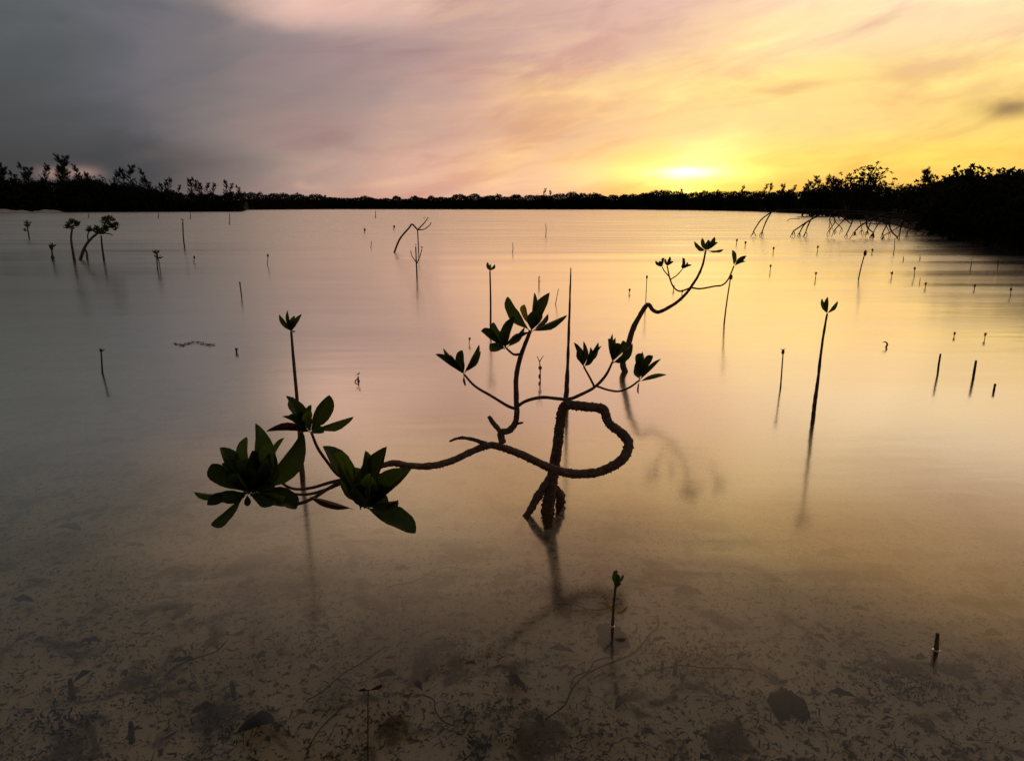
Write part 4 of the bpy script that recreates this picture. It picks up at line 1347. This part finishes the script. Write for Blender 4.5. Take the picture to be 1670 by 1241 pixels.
def clump(px, py, rx, ry, n, label, name='bed_clump', mt='algae', size=9):
    c = bed_point(px, py)
    s = pxm(c)
    r = np.random.default_rng(int(px))
    P = []
    for _ in range(n):
        a, q = r.uniform(0, 6.28), r.random() ** .6
        lobe = 1 + .45 * math.sin(a * 3 + px) + .3 * math.sin(a * 7 + py)
        x, y = c.x + math.cos(a) * rx * s * q * lobe + r.normal() * .006, c.y + math.sin(a) * ry * s * q * 1.6 * lobe + r.normal() * .006
        if vnoise(np.array([x * 55]), np.array([y * 55]), 12)[0] < -.12:
            continue
        P.append((x, y, float(bed_z(x, y)) + r.random() * .04 * (1 - q * .6)))
    V, F = cards(np.array(P), size * s, int(px), .35)
    tag(put(name, np_mesh(name, V, F, mt)), label, 'algae')


lump(1285, 1152, 26, 26, 'round blackish clump on the bed in the near shallows')  # low dark mound with an irregular outline
clump(780, 1205, 24, 34, 200, 'tall spiky dark tuft imitating a leaf rosette reflection at the near edge', size=16)  # dark blades stand in for the top leaf rosette mirrored in the water
lump(998, 1044, 30, 20, 'dark mound of algae at the foot of the small near seedling')
clump(820, 1165, 90, 14, 160, 'broad scatter of dark algae behind the spiky tuft')
clump(350, 1200, 60, 20, 240, 'ragged dark algae patch around the large dead leaf')
clump(880, 968, 60, 16, 240, 'faint brown algae patch behind the mangrove trunk\'s reflection', size=6)
clump(1480, 1130, 120, 26, 420, 'wide dark algae patch in the shaded near shallows', size=8)
clump(1150, 1075, 90, 16, 320, 'brown algae patch beyond the round blackish clump', size=7)
clump(90, 1190, 90, 30, 380, 'dark algae patch in the darkest near shallows', size=9)
clump(760, 1060, 70, 16, 260, 'brown algae patch before the small near seedling', size=6)
clump(470, 1060, 90, 16, 260, 'brown algae patch scattered under the left rosette', size=6)

# loose seagrass shreds and crumbs strewn over the bed
r = np.random.default_rng(77)
n = 22000
px, py = r.uniform(-120, 1790, n), 650 + 630 * r.random(n) ** .8
den = vnoise(px / 46, py / 24, 9) + .6 * vnoise(px / 15, py / 9, 10)
keep = den > r.uniform(-.5, .75, n)
xy = np.array([tuple(gp(a, b, -.06))[:2] for a, b in zip(px[keep], py[keep])])
zz = bed_z(xy[:, 0], xy[:, 1])
m_ = len(xy)
kind = r.random(m_)
ang = r.normal(0, .7, m_) + np.where(r.random(m_) < .25, 1.3, 0)
L = np.where(kind < .72, .0012 + r.gamma(1.3, .0016, m_), np.where(kind < .985, r.uniform(.005, .014, m_), r.uniform(.025, .055, m_)))
wd = np.where(kind < .72, L * r.uniform(.3, .8, m_), np.where(kind < .985, r.uniform(.0008, .0026, m_), .0011))
dv = np.stack([np.cos(ang), np.sin(ang)], 1)
ev = np.stack([-dv[:, 1], dv[:, 0]], 1)
bend = r.normal(size=m_)[:, None] * L[:, None] * .3
h = .006 + r.random(m_) * .012
a = xy - dv * L[:, None]
b = xy + ev * bend
c = xy + dv * L[:, None]
w_ = ev * wd[:, None]
pts = [np.column_stack([p, zz + hh]) for p, hh in ((a - w_ * .4, h), (a + w_ * .4, h), (b + w_, h + .005), (b - w_, h + .005), (c + w_ * .3, h), (c - w_ * .3, h))]
V = np.stack(pts, 1).reshape(-1, 3)
k0 = np.arange(m_)[:, None] * 6
F = np.concatenate([k0 + np.array([[0, 3, 2, 1]]), k0 + np.array([[3, 5, 4, 2]])])
o = put('seagrass_litter', np_mesh('seagrass_litter', V, F, 'litter'))
o['kind'] = 'stuff'
tag(o, 'loose dark seagrass shreds strewn over the pale lagoon bed', 'seagrass')

# drifting weed strip on the water
r = np.random.default_rng(5)
P = []
for t in np.linspace(0, 1, 60):
    p = gp(284 + 66 * t, 561 + 2 * math.sin(t * 9) + r.normal() * .8)
    P.append((p.x, p.y, .004))
V, F = cards(np.array(P), .03, 3, .3)
V[:, 2] = np.clip(V[:, 2], .002, .014)
tag(put('floating_weed', np_mesh('floating_weed', V, F, 'algae')), 'thin strip of brown weed floating on the grey water', 'weed')
